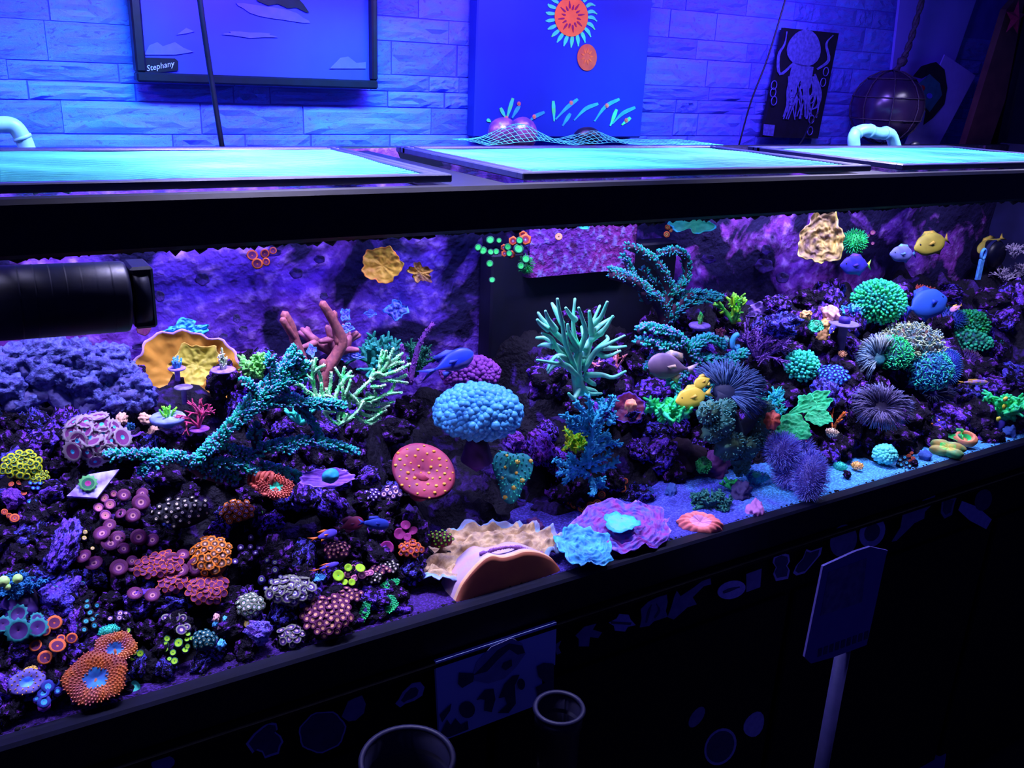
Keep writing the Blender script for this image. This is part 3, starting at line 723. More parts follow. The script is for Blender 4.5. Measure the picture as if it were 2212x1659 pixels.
def branches(label, base, lines, r0, r1, m, Y=None, nub=None, name='antler_coral', dep=.5, cat='coral', n=8, seed=1, tipm=None, baser=0, k=4):
    P = surf(*base, Y); s = mpp(P); root = thing(name, label, cat, P); rs = random.Random(seed)
    if baser: finish('base', *blob((0,0,-baser*s*.4), baser*s, 3, .35, 2, seed), M_rock[0], parent=root)
    mats = [m]+([nub['m']] if nub else [])+([nub['t']] if nub and 't' in nub else [])+([tipm] if tipm else [])
    for L in lines:
        y0 = P.y; pts = []; ph = rs.uniform(-1, 1); n_ = len(L)
        rad = (r0, r1)
        if isinstance(L[0], (int, float)): rad = (L[0], L[1]); L = L[2:]; n_ = len(L)
        for i, q in enumerate(L):
            dy = q[2]*s if len(q) > 2 else ph*dep*30*s*(i/max(1, n_-1))
            pts.append(onY(q[0], q[1], y0+dy)-P)
        pts = smoothline(pts, k); g = G(); nn = len(pts)
        R = [(rad[0]+(rad[1]-rad[0])*i/(nn-1))*s*(1+.12*noise.noise(p*40)) for i, p in enumerate(pts)]
        V, F = tube(pts, R, n); g.add(V, F, 0)
        if tipm:
            t = pts[-1]; g.add(*blob(t, R[-1]*1.08, 1), len(mats)-1)
        if nub:
            cum = 0
            for i in range(nn-1):
                seg = pts[i+1]-pts[i]; t = seg.normalized(); c = max(1, int(seg.length/(nub['step']*s)))
                u0 = (Vector((0,0,1))-t*t.z); u0 = u0.normalized() if u0.length > .1 else t.orthogonal().normalized(); b = t.cross(u0)
                for j in range(c):
                    p = pts[i]+seg*(j+rs.random())/c; fr = (i+j/c)/(nn-1)
                    for w in range(nub.get('k', 5)):
                        an = rs.uniform(-nub.get('arc', 2.1), nub.get('arc', 2.1)); d = u0*cos(an)+b*sin(an)
                        d = (d+t*nub.get('lean', .5)+Vector([rs.uniform(-.3,.3) for _ in range(3)])).normalized()
                        l = nub['len']*s*rs.uniform(.6, 1.2)*(1 if fr < .93 else .7); a0 = p+d*R[i]*.8; rr = nub['r']*s
                        V, F = tube([a0, a0+d*l*.6+t*l*.15, a0+d*l+t*l*.35], [rr, rr*.95, rr*.75], 4)
                        g.add(V, F, [1]*(len(F)-8)+[2 if 't' in nub and rs.random() < nub.get('tp', .5) else 1]*8)
        g.obj('branch', mats, root)
    return root

def bush(label, px, py, w, h, n, depth, r, m, Y=None, up=.0, seed=1, name='branching_coral', tipm=None, spread=1.0, shrink=.72, kids=(2,3), nub=0, baser=0, wig=.35, cat='coral', M=None):
    P = surf(px, py, Y); s = mpp(P); M = frame(P, up) if up else Matrix.Translation(P)
    root = thing(name, label, cat, M); rs = random.Random(seed); mats = [m]+([tipm] if tipm else [])
    if baser: finish('base', *blob((0,0,-baser*s*.5 if not up else -baser*s*.5), baser*s, 3, .3, 2, seed), M_rock[0], parent=root)
    axis = Vector((0,0,1))
    x_ax, y_ax = (Vector((CR.x, CR.y, 0)).normalized(), None) if not up else (Vector((1,0,0)), None)
    y_ax = axis.cross(x_ax)
    tot = sum(shrink**i for i in range(depth))
    def grow(g, p, d, L, rad, lev):
        q = [p]; dd = d.copy()
        for _ in range(3):
            dd = (dd+Vector([rs.uniform(-wig, wig) for _ in range(3)])*.5).normalized(); q.append(q[-1]+dd*L/3)
        last = lev == depth-1; r2 = rad*(.75 if not last else .6)
        V, F = tube(q, [rad, rad*.9, (rad+r2)/2, r2], 6 if rad > 2.5*s else 5); mi = 0
        g.add(V, F, [0]*(len(F)-11 if tipm and last else len(F))+([1]*11 if tipm and last else []))
        if nub:
            for _ in range(nub):
                t = rs.random(); i = min(2, int(t*3)); pp = q[i].lerp(q[i+1], t*3-i); e = Vector([rs.uniform(-1,1) for _ in range(3)]).normalized()
                g.add(*tube([pp, pp+(e+dd*.5).normalized()*rad*2.2], [rad*.55, rad*.45], 4), (1 if tipm else 0))
        if not last:
            for _ in range(rs.randint(*kids)):
                e = (dd+Vector([rs.uniform(-1, 1) for _ in range(3)])*.75*spread).normalized(); grow(g, q[-1], e, L*shrink*rs.uniform(.8, 1.15), r2, lev+1)
    for i in range(n):
        th = 2*pi*i/n+rs.uniform(-.3, .3); el = (.25+.75*((i*.618) % 1))*spread
        hx = cos(th)*sin(min(1.45, el)); hy = sin(th)*sin(min(1.45, el)); hz = cos(min(1.45, el))
        d = x_ax*hx*(w/h)+y_ax*hy*min(1, w/h)+axis*hz; L = h*s/tot*min(1.4, d.length); g = G()
        grow(g, Vector((0,0,0)), d.normalized(), L, r*s, 0); g.obj('branch', mats, root)
    return root

def mushroom(label, px, py, rx, ry, cen, body, bumpm, Y=None, up=.35, nb=90, br=3, wob=.06, k=5, cup=.25, spots=None, sr=3, ns=0, name='mushroom_coral', roll=0, rough=1, stalk=1, hump=0):
    if cup >= .55: cup, hump = -.1, .8
    P = surf(px, py, Y, ry); s = mpp(P); M = frame(P, up, roll); root = thing(name, label, 'coral', M); rs = random.Random(int(px))
    V = [(0,0,-.02*rx*s)]; F = []; MI = []; nr, na = 10, 40; a, b = rx*s, ry*s
    def pt(r, t): 
        q = 1+wob*sin(k*t+px); prof = cup*sin(min(1, r*1.25)*pi/2)*.6-.35*max(0, r-.75)**1.2*3*cup
        return Vector((r*cos(t)*q*a, r*sin(t)*q*b, (prof+hump*(1-r*r))*min(a, b)+.02*a*noise.noise(Vector((r*cos(t)*5, r*sin(t)*5, px)))))
    for i in range(1, nr+1):
        for j in range(na): V.append(pt(i/nr, 2*pi*j/na))
    for j in range(na): v = V[1+(nr-1)*na+j]; V.append(Vector((v[0]*.5, v[1]*.5, -min(a, b)*.35)))
    for j in range(na): F.append((0, 1+j, 1+(j+1) % na)); MI.append(0)
    for i in range(nr):
        for j in range(na): p = 1+i*na+j; q = 1+i*na+(j+1) % na; F.append((p, p+na, q+na, q)); MI.append(0 if i < 3 else 1)
    finish('disc', V, F, [cen, body], MI, parent=root)
    if nb:
        g = G()
        for i in range(nb):
            r = sqrt(.1+.9*(i+.5)/nb); t = i*2.39996; p = pt(r, t); d = Vector((cos(t)*.7, sin(t)*.7, .8)).normalized()
            g.add(*tube([p-d*br*s*.3, p+d*br*s*1.1*rough], [br*s*.6, br*s*.42], 5))
        g.obj('bumps', bumpm, root)['kind'] = 'stuff'
    for i in range(ns):
        r = sqrt((i+.5)/ns)*.95; t = i*2.4+px; p = pt(r, t)
        finish('spot', *blob(p, sr*s*rs.uniform(.6,1.2), 1, sq=(1.1,1,.5)), spots, parent=root)
    if stalk: foot(root, min(a,b)*.4, min(a,b)*1.2, body)
    return root

def fan(label, px, py, rx, ry, n, m, m2, Y=None, up=.2, name='anemone', dirs=(0, 360), L=1.0, r=1.6, roll=0, dz=.4, droop=.15, tipm=None):
    """soft disc whose whole rim and face carry long fine tentacles"""
    P = surf(px, py, Y, ry); s = mpp(P); M = frame(P, up, roll); root = thing(name, label, 'anemone', M); rs = random.Random(int(px*2+py))
    V, F = blob((0,0,0), 1, 3, .15, 2, px); finish('disc', [Vector((v.x*rx*s*.3, v.y*ry*s*.3, v.z*min(rx,ry)*s*.14)) for v in V], F, m2, parent=root)
    g = G()
    for i in range(n):
        t = radians(rs.uniform(*dirs)); q = rs.uniform(.12, .55); e = rs.uniform(.72, 1.0)*L; x, y = cos(t), sin(t)
        h = min(rx, ry)*s*dz*rs.uniform(.3, 1.1)
        p = [Vector((x*rx*s*q, y*ry*s*q, .1*h)), Vector((x*rx*s*(q+(e-q)*.5)+rs.uniform(-2,2)*s, y*ry*s*(q+(e-q)*.5)+rs.uniform(-2,2)*s, h)), Vector((x*rx*s*e+rs.uniform(-3,3)*s, y*ry*s*e+rs.uniform(-3,3)*s, h*.7-droop*abs(e)*rx*s))]
        V, F = tube(smoothline(p, 2), [r*s, r*s*.9, r*s*.75, r*s*.65, r*s*.55], 4)
        g.add(V, F, [0]*len(F) if not tipm else [0]*(len(F)-12)+[1]*12)
    g.obj('tentacles', [m]+([tipm] if tipm else []), root)['kind'] = 'stuff'
    foot(root, min(rx, ry)*s*.3, min(rx, ry)*s*.9, m2)
    return root

def fish(label, tail, head, depth_px, body, fin, Y, prof='oval', belly=None, name='fish', thick=.3, eye=True, tailm=None, tl=.22, fork=.5, dors=.3):
    A, B = onY(*tail, Y), onY(*head, Y); c = (A+B)/2; X = (B-A); L = X.length; X.normalize()
    Yv = c.normalized(); Z = X.cross(Yv); Z = -Z if Z.z < 0 else Z; Z.normalize(); Yv = Z.cross(X)
    M = Matrix(((X.x,Yv.x,Z.x,c.x),(X.y,Yv.y,Z.y,c.y),(X.z,Yv.z,Z.z,c.z),(0,0,0,1)))
    root = thing(name, label, 'fish', M); hh = depth_px*mpp(c)/2
    PR = dict(oval=[(-.5,.12),(-.42,.16),(-.3,.42),(-.1,.85),(.1,1),(.25,.95),(.38,.72),(.46,.42),(.5,.12)],
              tang=[(-.5,.14),(-.45,.2),(-.38,.6),(-.2,.96),(.0,1),(.2,.95),(.32,.75),(.42,.42),(.48,.22),(.5,.12)],
              slim=[(-.5,.3),(-.35,.5),(-.1,.85),(.1,1),(.3,.9),(.43,.6),(.5,.2)])[prof]
    xb = -.5+tl; g = G(); n = 14; V = []; F = []; MI = []
    sm = smoothline([Vector((x, h, 0)) for x, h in PR], 2)
    for p in sm:
        x = (xb+(p.x+.5)*(1-tl))*L
        for k in range(n): a = 2*pi*k/n; V.append((x, cos(a)*hh*thick*min(p.y, .25+p.y*.75)*2*.6, sin(a)*hh*p.y))
    for i in range(len(sm)-1):
        for k in range(n): k2 = (k+1) % n; F.append((i*n+k, i*n+k2, (i+1)*n+k2, (i+1)*n+k)); MI.append(1 if belly and n//2 <= k and sin(2*pi*(k+.5)/n) < -.3 else 0)
    V += [((xb-.005)*L, 0, 0), (.505*L, 0, 0)]
    for k in range(n): F.append(((k+1) % n, k, len(V)-2)); MI.append(0); e = (len(sm)-1)*n; F.append((e+k, e+(k+1) % n, len(V)-1)); MI.append(0)
    finish('body', V, F, [body, belly or body], MI, parent=root)
    def fin_(nm, P, m):                               # thin lens-shaped fin
        P = [Vector((x, 0, z)) for x, z in P]; c0 = sum(P, Vector())/len(P); t = hh*.05
        finish(nm, P+[c0+Vector((0,t,0)), c0-Vector((0,t,0))], [(i, (i+1) % len(P), len(P)) for i in range(len(P))]+[((i+1) % len(P), i, len(P)+1) for i in range(len(P))], m, parent=root)
    xt = xb*L
    fin_('tail_fin', [(xt+.02*L, hh*.12), (-.5*L, hh*.62), (-.5*L+tl*fork*L, 0), (-.5*L, -hh*.62), (xt+.02*L, -hh*.12)], tailm or fin)
    fin_('dorsal_fin', [(.28*L, hh*.8), (.1*L, hh*(1+dors)), (-.15*L, hh*(.85+dors)), (xt+.1*L, hh*.45), (0, hh*.7)], fin)
    fin_('anal_fin', [(.05*L, -hh*.85), (-.12*L, -hh*(.9+dors)), (xt+.1*L, -hh*.42), (0, -hh*.6)], fin)
    o_ = G(); y0 = hh*thick*1.1
    for sd in (1, -1):
        P = [Vector((.2*L, sd*y0, 0)), Vector((.06*L, sd*(y0+hh*.12), hh*.22)), Vector((.02*L, sd*(y0+hh*.14), -hh*.05)), Vector((.1*L, sd*(y0+.05*hh), -hh*.2))]
        finish('pectoral_fin', P+[p+Vector((0, sd*hh*.03, 0)) for p in P], [(0,1,2,3), (7,6,5,4), (0,4,5,1), (1,5,6,2), (2,6,7,3), (3,7,4,0)], fin, parent=root)
        if eye: finish('eye', *blob((.36*L, sd*hh*thick*.72, hh*.2), hh*.1, 2, sq=(1,.6,1)), M_black, parent=root)
    return root

def plug(label, px, py, rx, m, Y=None, h=14, tuft=None, th=4, name='frag_plug', stem=M_rock[1], up=.8):
    P = surf(px, py, Y); s = mpp(P); root = thing(name, label, 'coral plug', P); r = rx*s
    V, F = lathe([(0,0), (r*.9,0), (r,-th*s*.4), (r*.92,-th*s), (r*.3,-th*s*1.1), (r*.28,-h*s), (0,-h*s)], 20)
    finish('disc', [Vector(v)*1 for v in V], F, m, parent=root)
    if tuft:
        tm, tw, th_, seed, tip = tuft; rs = random.Random(seed); g = G()
        for i in range(9):
            a = i*2.4; q = (i/9)**.5; base = Vector((cos(a)*tw*.25*q*s, sin(a)*tw*.25*q*s, 0)); top = Vector((cos(a)*tw*.5*q*s, sin(a)*tw*.5*q*s, th_*s*rs.uniform(.6, 1)*(1-.35*q)))
            g.add(*tube(smoothline([base, base.lerp(top, .5)+Vector((rs.uniform(-1,1)*s, 0, 0)), top], 3), [2.6*s]*4+[2.2*s]*3, 6))
            for _ in range(7):
                p = base.lerp(top, rs.uniform(.3, 1)); d = Vector([rs.uniform(-1,1) for _ in range(3)]).normalized(); g.add(*tube([p, p+d*4*s], [1.6*s, 1.2*s], 4), 1)
        g.obj('tuft', [tm, tip or tm], root)
    return root

def lump(label, px, py, rx, ry, m, Y=None, up=.5, groove=.12, k=11, m2=None, name='dome_coral', hole=0, depth=.8, noise_=.1):
    """rounded coral head with grooves running down from its centre; hole > 0 makes a doughnut"""
    P = surf(px, py, Y, ry); s = mpp(P); M = frame(P, up); root = thing(name, label, 'coral', M); a, b, c = rx*s, ry*s, min(rx, ry)*s*depth
    V = []; F = []; MI = []; nr, na = 16, 66
    for i in range(nr+1):
        u = i/nr; th = u*pi*.62
        for j in range(na):
            t = 2*pi*j/na; q = 1+groove*(abs(sin(k*t/2))-.5)*min(1, u*2.2)*(1-.3*u)+noise_*noise.noise(Vector((cos(t)*2, sin(t)*2, u*3+px)))
            z = cos(th)*(1-hole*max(0, 1-u/.38)**1.0*2.0)
            V.append((sin(th)*cos(t)*q*a, sin(th)*sin(t)*q*b, z*c*q))
    for i in range(nr):
        for j in range(na): F.append((i*na+j, (i+1)*na+j, (i+1)*na+(j+1) % na, i*na+(j+1) % na)); MI.append(1 if (m2 and i < 4) else 0)
    finish('head', V, F, [m, m2 or m], MI, parent=root); foot(root, min(a, b)*.5, min(a, b)*1.1, m)
    return root

# ------------------------------------------------------------ corals, left part of the tank
def tuple_m(n, a, b, **k): return mat(n, a, b, **k)
NUBT = mat('teal_nubs', (.02,.62,.34), (.03,.4,.5), scale=60, bump=.2); NUBV = mat('violet_tips', (.16,.36,1), (.4,.22,.95), scale=60, bump=.2)
TWIG = mat('brown_branch', (.09,.03,.07), (.05,.015,.05), scale=90)
fan_leather = branches('large grey violet tree shaped soft coral at the left edge', (150, 935), [
    [26,14,150,940,-5,150,890,0,90,830,10,20,800,20], [24,18,150,930,0,190,880,0,250,855,-10,310,850,-12], [20,18,150,905,0,170,850,10,130,790,20,110,760,20],
    [18,18,170,870,0,215,830,5,235,790,15], [16,20,100,850,5,60,860,0,20,880,-5], [16,20,60,810,10,30,780,20,-20,775,30], [14,18,200,880,0,240,850,-10,280,815,0]] and [
    [26,14,(150,940,-5),(150,890,0),(90,830,10),(20,800,20)], [24,18,(150,930,0),(190,880,0),(250,855,-10),(310,850,-12)], [20,18,(150,905,0),(170,850,10),(130,790,20),(110,760,20)],
    [18,18,(170,870,0),(215,830,5),(235,790,15)], [16,20,(100,850,5),(60,860,0),(20,880,-5)], [16,20,(60,810,10),(30,780,20),(-20,775,30)], [14,18,(200,880,0),(240,850,-10),(280,815,0)]],
    20, 14, mat('leather_violet', (.14,.13,.42), (.08,.06,.26), scale=120, bump=.4), Y=1.34, name='tree_leather_coral', seed=3, n=12)
g = G(); P0 = fan_leather.location; rs = random.Random(4); s = mpp(P0)
for x, y, r, dy in ((0,790,34,30),(45,775,30,30),(85,758,30,30),(120,765,32,25),(160,768,30,20),(200,790,34,20),(235,800,32,10),(250,770,24,20),(262,830,30,5),(290,835,30,0),(308,858,24,-8),(285,868,22,-12),(250,872,26,-12),(215,850,28,0),(15,835,30,5),(50,870,24,0),(150,815,30,10),(100,800,34,15),(190,825,30,5),(-20,800,30,20),(225,765,22,25),(265,800,24,12),(10,900,18,0)):
    g = G(); c = onY(x, y, P0.y+dy*s)-P0; g.add(*blob(c, r*s*1.25, 4, .38, 2.4, x, (1,.8,.9))); g.obj('lobe', mat('leather_frill', (.10,.12,.42), (.045,.04,.24), scale=160, bump=.9, edge=(.4,.6)), fan_leather)

R_ = plate('wide orange and ochre cup shaped plate coral behind the small frag plugs', 402, 818, 112, 100, mat('orange_plate', (.85,.38,.05), (.55,.26,.03), scale=14, bump=.25), cm('peachpurple') if False else mat('plate_rim_lilac', (.6,.35,.65), (.5,.25,.5), bump=.2), mat('plate_under', (.3,.14,.1), (.2,.08,.06)), Y=1.44, up=.1, cup=.42, wob=.05, k=4, ruf=.03, rk=5, noise_=.05, th=6, name='plate_coral', rimw=1)
plate('small inner olive plate of the orange cup coral', 425, 790, 52, 45, mat('olive_plate', (.55,.45,.05), (.35,.3,.03), scale=20, bump=.3), cm('ochre','olive'), cm('olive','brown'), Y=1.40, up=.2, cup=.3, name='plate_coral', wob=.12, noise_=.1)
plate('ragged sky blue crusting coral above the orange plate', 398, 716, 44, 24, cm('cyan','sky',scale=90), cm('cyan'), cm('blue'), Y=1.50, up=.1, cup=.1, wob=.22, k=4, ruf=.1, noise_=.25, roll=8, name='encrusting_coral')
dm = mat('plug_lilac', (.4,.25,.85), (.2,.1,.5), scale=120)
plug('teal tufted frag on a lilac plug in front of the orange plate', 382, 794, 19, dm, Y=1.32, h=30, tuft=(mat('tuft_teal', (.05,.5,.6), (.1,.25,.7), scale=90), 26, 30, 1, None))
plug('bare dusky lilac frag plug on a dark peg', 396, 835, 20, cm('grey','dpurple'), Y=1.30, h=40)
plug('cream white finger frag on a big lilac plug', 482, 797, 27, dm, Y=1.30, h=10, tuft=(mat('tuft_cream', (.75,.8,.45), (.2,.35,.15), scale=90), 22, 48, 2, cm('cream','white')))
rock(478, 820, 38, 'purple rock holding the cream finger frag', Y=1.33, name='live_rock', k=2)
plug('bright lime bushy frag on a pale blue shell', 362, 898, 38, mat('shell_blue', (.3,.4,.9), (.15,.2,.6), scale=60), Y=1.27, h=26, th=12, tuft=(mat('tuft_lime', (.1,.75,.08), (.3,.9,.02), scale=90), 48, 26, 3, cm('lime','green')))
plug('raspberry red branching frag on a purple plug', 430, 925, 22, mat('plug_rasp', (.3,.05,.35), (.15,.04,.4)), Y=1.26, h=16)
bush('raspberry red thin branching coral beside the lime frag', 430, 922, 62, 62, 6, 3, 3.4, mat('raspberry', (.6,.05,.15), (.35,.03,.12)), Y=1.26, seed=5)
bush('yellow green stubby branching coral above the teal branches', 550, 812, 34, 48, 4, 2, 9, mat('yellowgreen_knobby', (.25,.75,.12), (.1,.45,.1), scale=160, bump=.8), Y=1.30, seed=2, nub=14, name='stubby_coral')
plug('dark blue knobbed frag on a rock left of the lime frag', 282, 935, 22, cm('purple','deep'), Y=1.28, h=22, tuft=(cm('navy','dteal'), 22, 30, 7, None))
for x, y, r in ((262,905,14),(315,905,15),(330,935,14),(320,958,14)):
    rock(x, y, r, {262:'peach toned pebble left of the dark blue frag',315:'peach toned flat pebble behind the dark blue frag',330:'cream shell fragment right of the dark blue frag',}.get(x,'cream shell fragment below the dark blue frag'), Y=1.30, m=mat('pale_peach', (.85,.5,.3), (.6,.35,.25), scale=40), name='pebble')

zoa('dome of pinkish polyps with sky blue centres and pale fringes', 205, 952, 56, 50, 17, 20, 'bluecentre', up=.3, dz=.7, name='button_polyp_colony')
zoa('block of yellow green ring polyps at the left edge', 46, 1006, 38, 30, 34, 8, 'yellowgreen', up=.25, dz=.5, m=cm('olive','limey') if False else mat('olive_base', (.4,.42,.02), (.1,.12,.01)))
zoa('small yellow green polyp cushion below the yellow green block', 84, 1032, 21, 15, 16, 5, 'yellowgreen', up=.25, m=mat('olive_base', (.4,.42,.02)))
polyps_at('tiny orange red star polyps beside a purple rock on the left', [(25,1048,6),(42,1045,6),(55,1035,7),(68,1026,6),(52,1068,6),(10,1108,7),(32,1122,10),(20,1116,6)], 'redring')
rock(28, 1076, 24, 'bright purple rounded rock at the left edge', k=1, m=crust('bright_purple', ((.05,.01,.2),(.3,.06,.75),(.22,.05,.7),(.5,.2,1)), 3, 9, .4))
polyps_at('blue and white dotted polyps on the left rock', [(66,1045,5),(77,1045,5),(87,1046,5),(72,1056,5),(82,1056,5),(64,1086,6),(74,1094,4),(68,1098,4),(76,1084,4)], 'bluedot')
# frag tile
P0 = surf(206, 1057); s = mpp(P0); M = frame(P0+Vector((0,-.01,.01)), .35)
o = thing('frag_tile', 'white and blue diamond shaped frag tile with one green fringed polyp', 'frag tile', M)
T = [(-57,16),(8,-26),(50,24),(-2,46)]; V = [Vector((x*s, -y*s*-1 if False else y*s, 5*s)) for x, y in [(-57,-16),(0,-30),(50,28),(-10,26)]]
finish('tile', V+[v-Vector((0,0,9*s)) for v in V], [(0,1,2,3),(7,6,5,4)]+[(i, i+4, (i+1) % 4+4, (i+1) % 4) for i in range(4)], mat('tile_white_blue', (.6,.6,1), (.22,.12,.7), scale=50, bump=.6), parent=o, smooth=False)
PSTY['greenpurple'] = ('magd','magd','dgreen','greenl',1,.35,.7,22); C['greenl'] = (.1,.45,.12)
shared('polyp', polyp_mesh('greenpurple'), o, Matrix.Translation((-14*s, 4*s, 7*s))@Matrix.Scale(18*s, 4))

polyps_at('four pink cream polyps below the frag tile', [(213,1100,11),(238,1094,12),(228,1118,12),(226,1080,10),(246,1070,8)], 'pinkcream')
polyps_at('string of large dark maroon polyps in the upper left rubble', [(268,1075,14),(305,1092,19),(308,1072,13),(288,1120,16),(262,1115,12)], 'cupm')
polyps_at('sprawl of large maroon cupped polyps on the left slope', [(222,1160,18),(255,1168,16),(240,1182,20),(300,1168,18),(330,1172,15),(268,1192,14),(183,1208,16),(205,1222,18),(258,1232,19),(286,1216,12),(286,1230,11),(305,1225,14),(325,1218,12),(372,1218,18),(365,1240,16),(392,1238,16),(422,1232,20),(395,1204,14),(292,1288,16),(330,1292,16),(368,1272,14),(238,1140,14)], 'cupm', mat_=mat('maroon_mat', (.08,.015,.06), (.03,.008,.03)))
zoa('dark mound dotted with small cream yellow polyps', 392, 1108, 62, 36, 30, 6.5, 'darkcream', up=.4, cover=.95, m=mat('dark_mound', (.008,.008,.015)))
rock(366, 1134, 15, 'bright blue speckled knob under the cream dotted mound', k=3, lift=.4, m=crust('bright_blue', ((.02,.02,.3),(.12,.1,.9),(.1,.2,1),(.4,.5,1)), 4, 10, .4))
zoa('orange brown dome of polyps with cream rings', 513, 1106, 37, 25, 22, 6.5, 'orangecream', up=.4, m=mat('rust_base', (.25,.05,.02)))
mushroom('small cup shaped lime disc beside the orange brown dome', 556, 1107, 11, 9, cm('lime','green'), cm('lime','green'), cm('lime'), nb=0, cup=-.4)
zoa('orange rimmed dome of polyps with pale centres', 458, 1205, 40, 46, 26, 10, 'orangerim', up=.4, dz=.7, m=mat('rust_base', (.25,.05,.02)), lift=0) if False else zoa('orange rimmed dome of polyps with pale centres', 458, 1205, 40, 44, 26, 10, 'orangerim', up=.4, dz=.7, m=mat('rust_base', (.25,.05,.02)))
zoa('wide sheet of purple disc polyps with orange rims', 345, 1222, 52, 28, 42, 7.5, 'purpleorange', up=.4, dz=.4, m=mat('rust_base', (.25,.05,.02)))
zoa('lower sheet of purple disc polyps with glowing orange rims', 448, 1274, 44, 34, 40, 8, 'purpleorange', up=.35, dz=.5, m=mat('rust_base', (.25,.05,.02)))
zoa('group of orange rimmed purple discs hanging to the left of the lower sheet', 372, 1262, 34, 22, 18, 7.5, 'purpleorange', up=.3, dz=.5)
polyps_at('white and pink dotted purple polyps right of the orange dome', [(542,1163,6),(520,1185,7),(541,1183,6),(531,1198,6),(552,1196,6),(508,1216,7),(560,1186,5)], 'whitedot')
polyps_at('blue colony with yellow ringed polyps', [(594,1217,7),(610,1226,6),(594,1234,8),(565,1254,8),(577,1212,6),(580,1232,5),(586,1258,6),(606,1248,5),(574,1272,5)], 'yellowring', mat_=mat('blue_mat', (.03,.025,.25), (.015,.012,.1)))
zoa('domed colony of large grey purple polyps with white ring centres', 630, 1280, 48, 30, 22, 12, 'grey', up=.45, dz=.8, m=mat('greybase', (.1,.08,.2)))
zoa('round colony of dark green polyps with white centres', 540, 1312, 28, 26, 24, 7.5, 'whitegreen', up=.45, dz=.9)
polyps_at('lime green discs left of the pink disc cluster', [(731,1248,13),(752,1230,9),(778,1232,11),(760,1260,8),(745,1260,7)], 'lime', name='lime_disc_colony')
polyps_at('cluster of pink discs between the lime green discs', [(752,1243,9),(763,1230,8),(766,1252,8),(782,1246,9),(792,1242,7),(800,1240,8)], 'pinkdisc')
zoa('large maroon mat with glowing peach dot polyps', 708, 1334, 54, 48, 46, 8.5, 'peachdot', up=.4, dz=.5, m=mat('maroon_mat', (.08,.015,.06)))
zoa('small maroon dome with peach dots behind the large peach dotted mat', 752, 1288, 30, 18, 16, 6.5, 'peachdot', up=.4, m=mat('maroon_mat', (.08,.015,.06)))
zoa('black polyps with white dots near the tan plate', 841, 1226, 22, 13, 15, 5, 'whitedark', up=.45)
zoa('black polyps with big white green dots right of the pink discs', 806, 1250, 20, 12, 14, 5.5, 'whitedark', up=.45)
zoa('small rusty polyps with pale dots above the green fringed discs', 820, 1232, 26, 10, 12, 5, 'peachdot', up=.4)
zoa('pinkish grey polyps with cream centres touching the lower glass', 628, 1376, 28, 21, 12, 10, 'creamgrey', up=.4, dz=.6)
zoa('maroon dome with tiny pale dots in the lower middle', 728, 1190, 28, 22, 26, 4.5, 'peachdot', up=.4, dz=.8, m=mat('maroon_mat', (.08,.015,.06)))
zoa('rust red polyps with grey centres left of the tan plate', 886, 1188, 24, 19, 14, 7.5, 'redpurple', up=.4, dz=.7, m=mat('rust_base', (.25,.05,.02)))
polyps_at('magenta discs with tiny blue mouths', [(876,1139,11),(892,1150,11),(863,1157,13),(880,1164,9),(836,1187,15)], 'magentadisc')
zoa('wine red dome with green specks behind the tan plate', 950, 1165, 30, 20, 26, 4, 'limedot', up=.4, dz=.7, m=mat('wine_base', (.3,.02,.06), (.15,.01,.04)))
zoa('pink white ringed polyps under the orange spotted mushroom', 846, 1066, 22, 16, 9, 7.5, 'pinkwhite', up=.4)
zoa('dim brown cushion of pale dotted polyps left of the pink white ones', 804, 1070, 17, 13, 12, 5, 'whitedot', up=.4, m=mat('brown_base', (.12,.06,.06)))
polyps_at('scattered lime ring polyps on dark rock', [(361,1382,7),(358,1395,7),(386,1392,10),(374,1412,7),(400,1406,7),(405,1398,6),(404,1382,6),(377,1430,8),(358,1404,6),(406,1372,6),(366,1425,5),(414,1380,5)], 'limering')
polyps_at('lime ring polyps on the right side of the big orange mushroom', [(276,1417,7),(290,1412,7),(303,1414,8),(286,1424,7),(266,1440,7),(277,1364,6),(292,1398,5)], 'limering')
polyps_at('greyish cream centred polyps above the scattered lime rings', [(358,1338,9),(378,1337,12),(395,1338,9),(392,1365,12),(403,1358,9)], 'creamgrey')
zoa('dark teal dome with rows of cream dots', 442, 1384, 26, 22, 22, 5, 'tealcream', up=.4, dz=.9, m=mat('teal_base', (.01,.1,.12)))
polyps_at('purple discs with frilled teal rims at the left edge', [(40,1332,20),(8,1355,17),(42,1370,25),(82,1362,21),(80,1340,13)], 'greenrim')
polyps_at('dim rust and maroon discs in the lower left', [(78,1398,13),(125,1402,17),(155,1383,12),(132,1382,9),(98,1425,15),(118,1350,16),(98,1368,12)], 'reddim')
polyps_at('small black polyps with pale star rings in the lower left', [(188,1312,8),(195,1325,8),(210,1332,7),(186,1344,8),(200,1340,7),(204,1353,8),(182,1362,7),(163,1354,7),(210,1310,7),(188,1300,6)], 'bluering')
polyps_at('four pale pink ring polyps in the lower left', [(260,1327,7),(270,1336,6),(258,1337,7),(272,1326,5),(238,1338,6)], 'pinkwhite')
polyps_at('green outlined see through looking rings on the purple mound', [(119,1276,8),(132,1268,7),(144,1274,9),(156,1261,9),(138,1280,7),(178,1262,5)], 'ghostring')
rock(130, 1285, 50, 'rounded blue violet mound with green outlined rings', k=4, lift=-.3, m=crust('violet_mound', ((.02,.01,.12),(.16,.05,.7),(.1,.08,.8),(.4,.3,1)), 3, 9, .42))
rock(138, 1180, 52, 'long pitted violet rock island on the left with black hollows', k=5, sq=(1.15,.6,.8), lift=-.1, m=crust('violet_pitted', ((.01,.005,.06),(.2,.06,.8),(.15,.1,.95),(.45,.3,1)), 4, 9, .48))
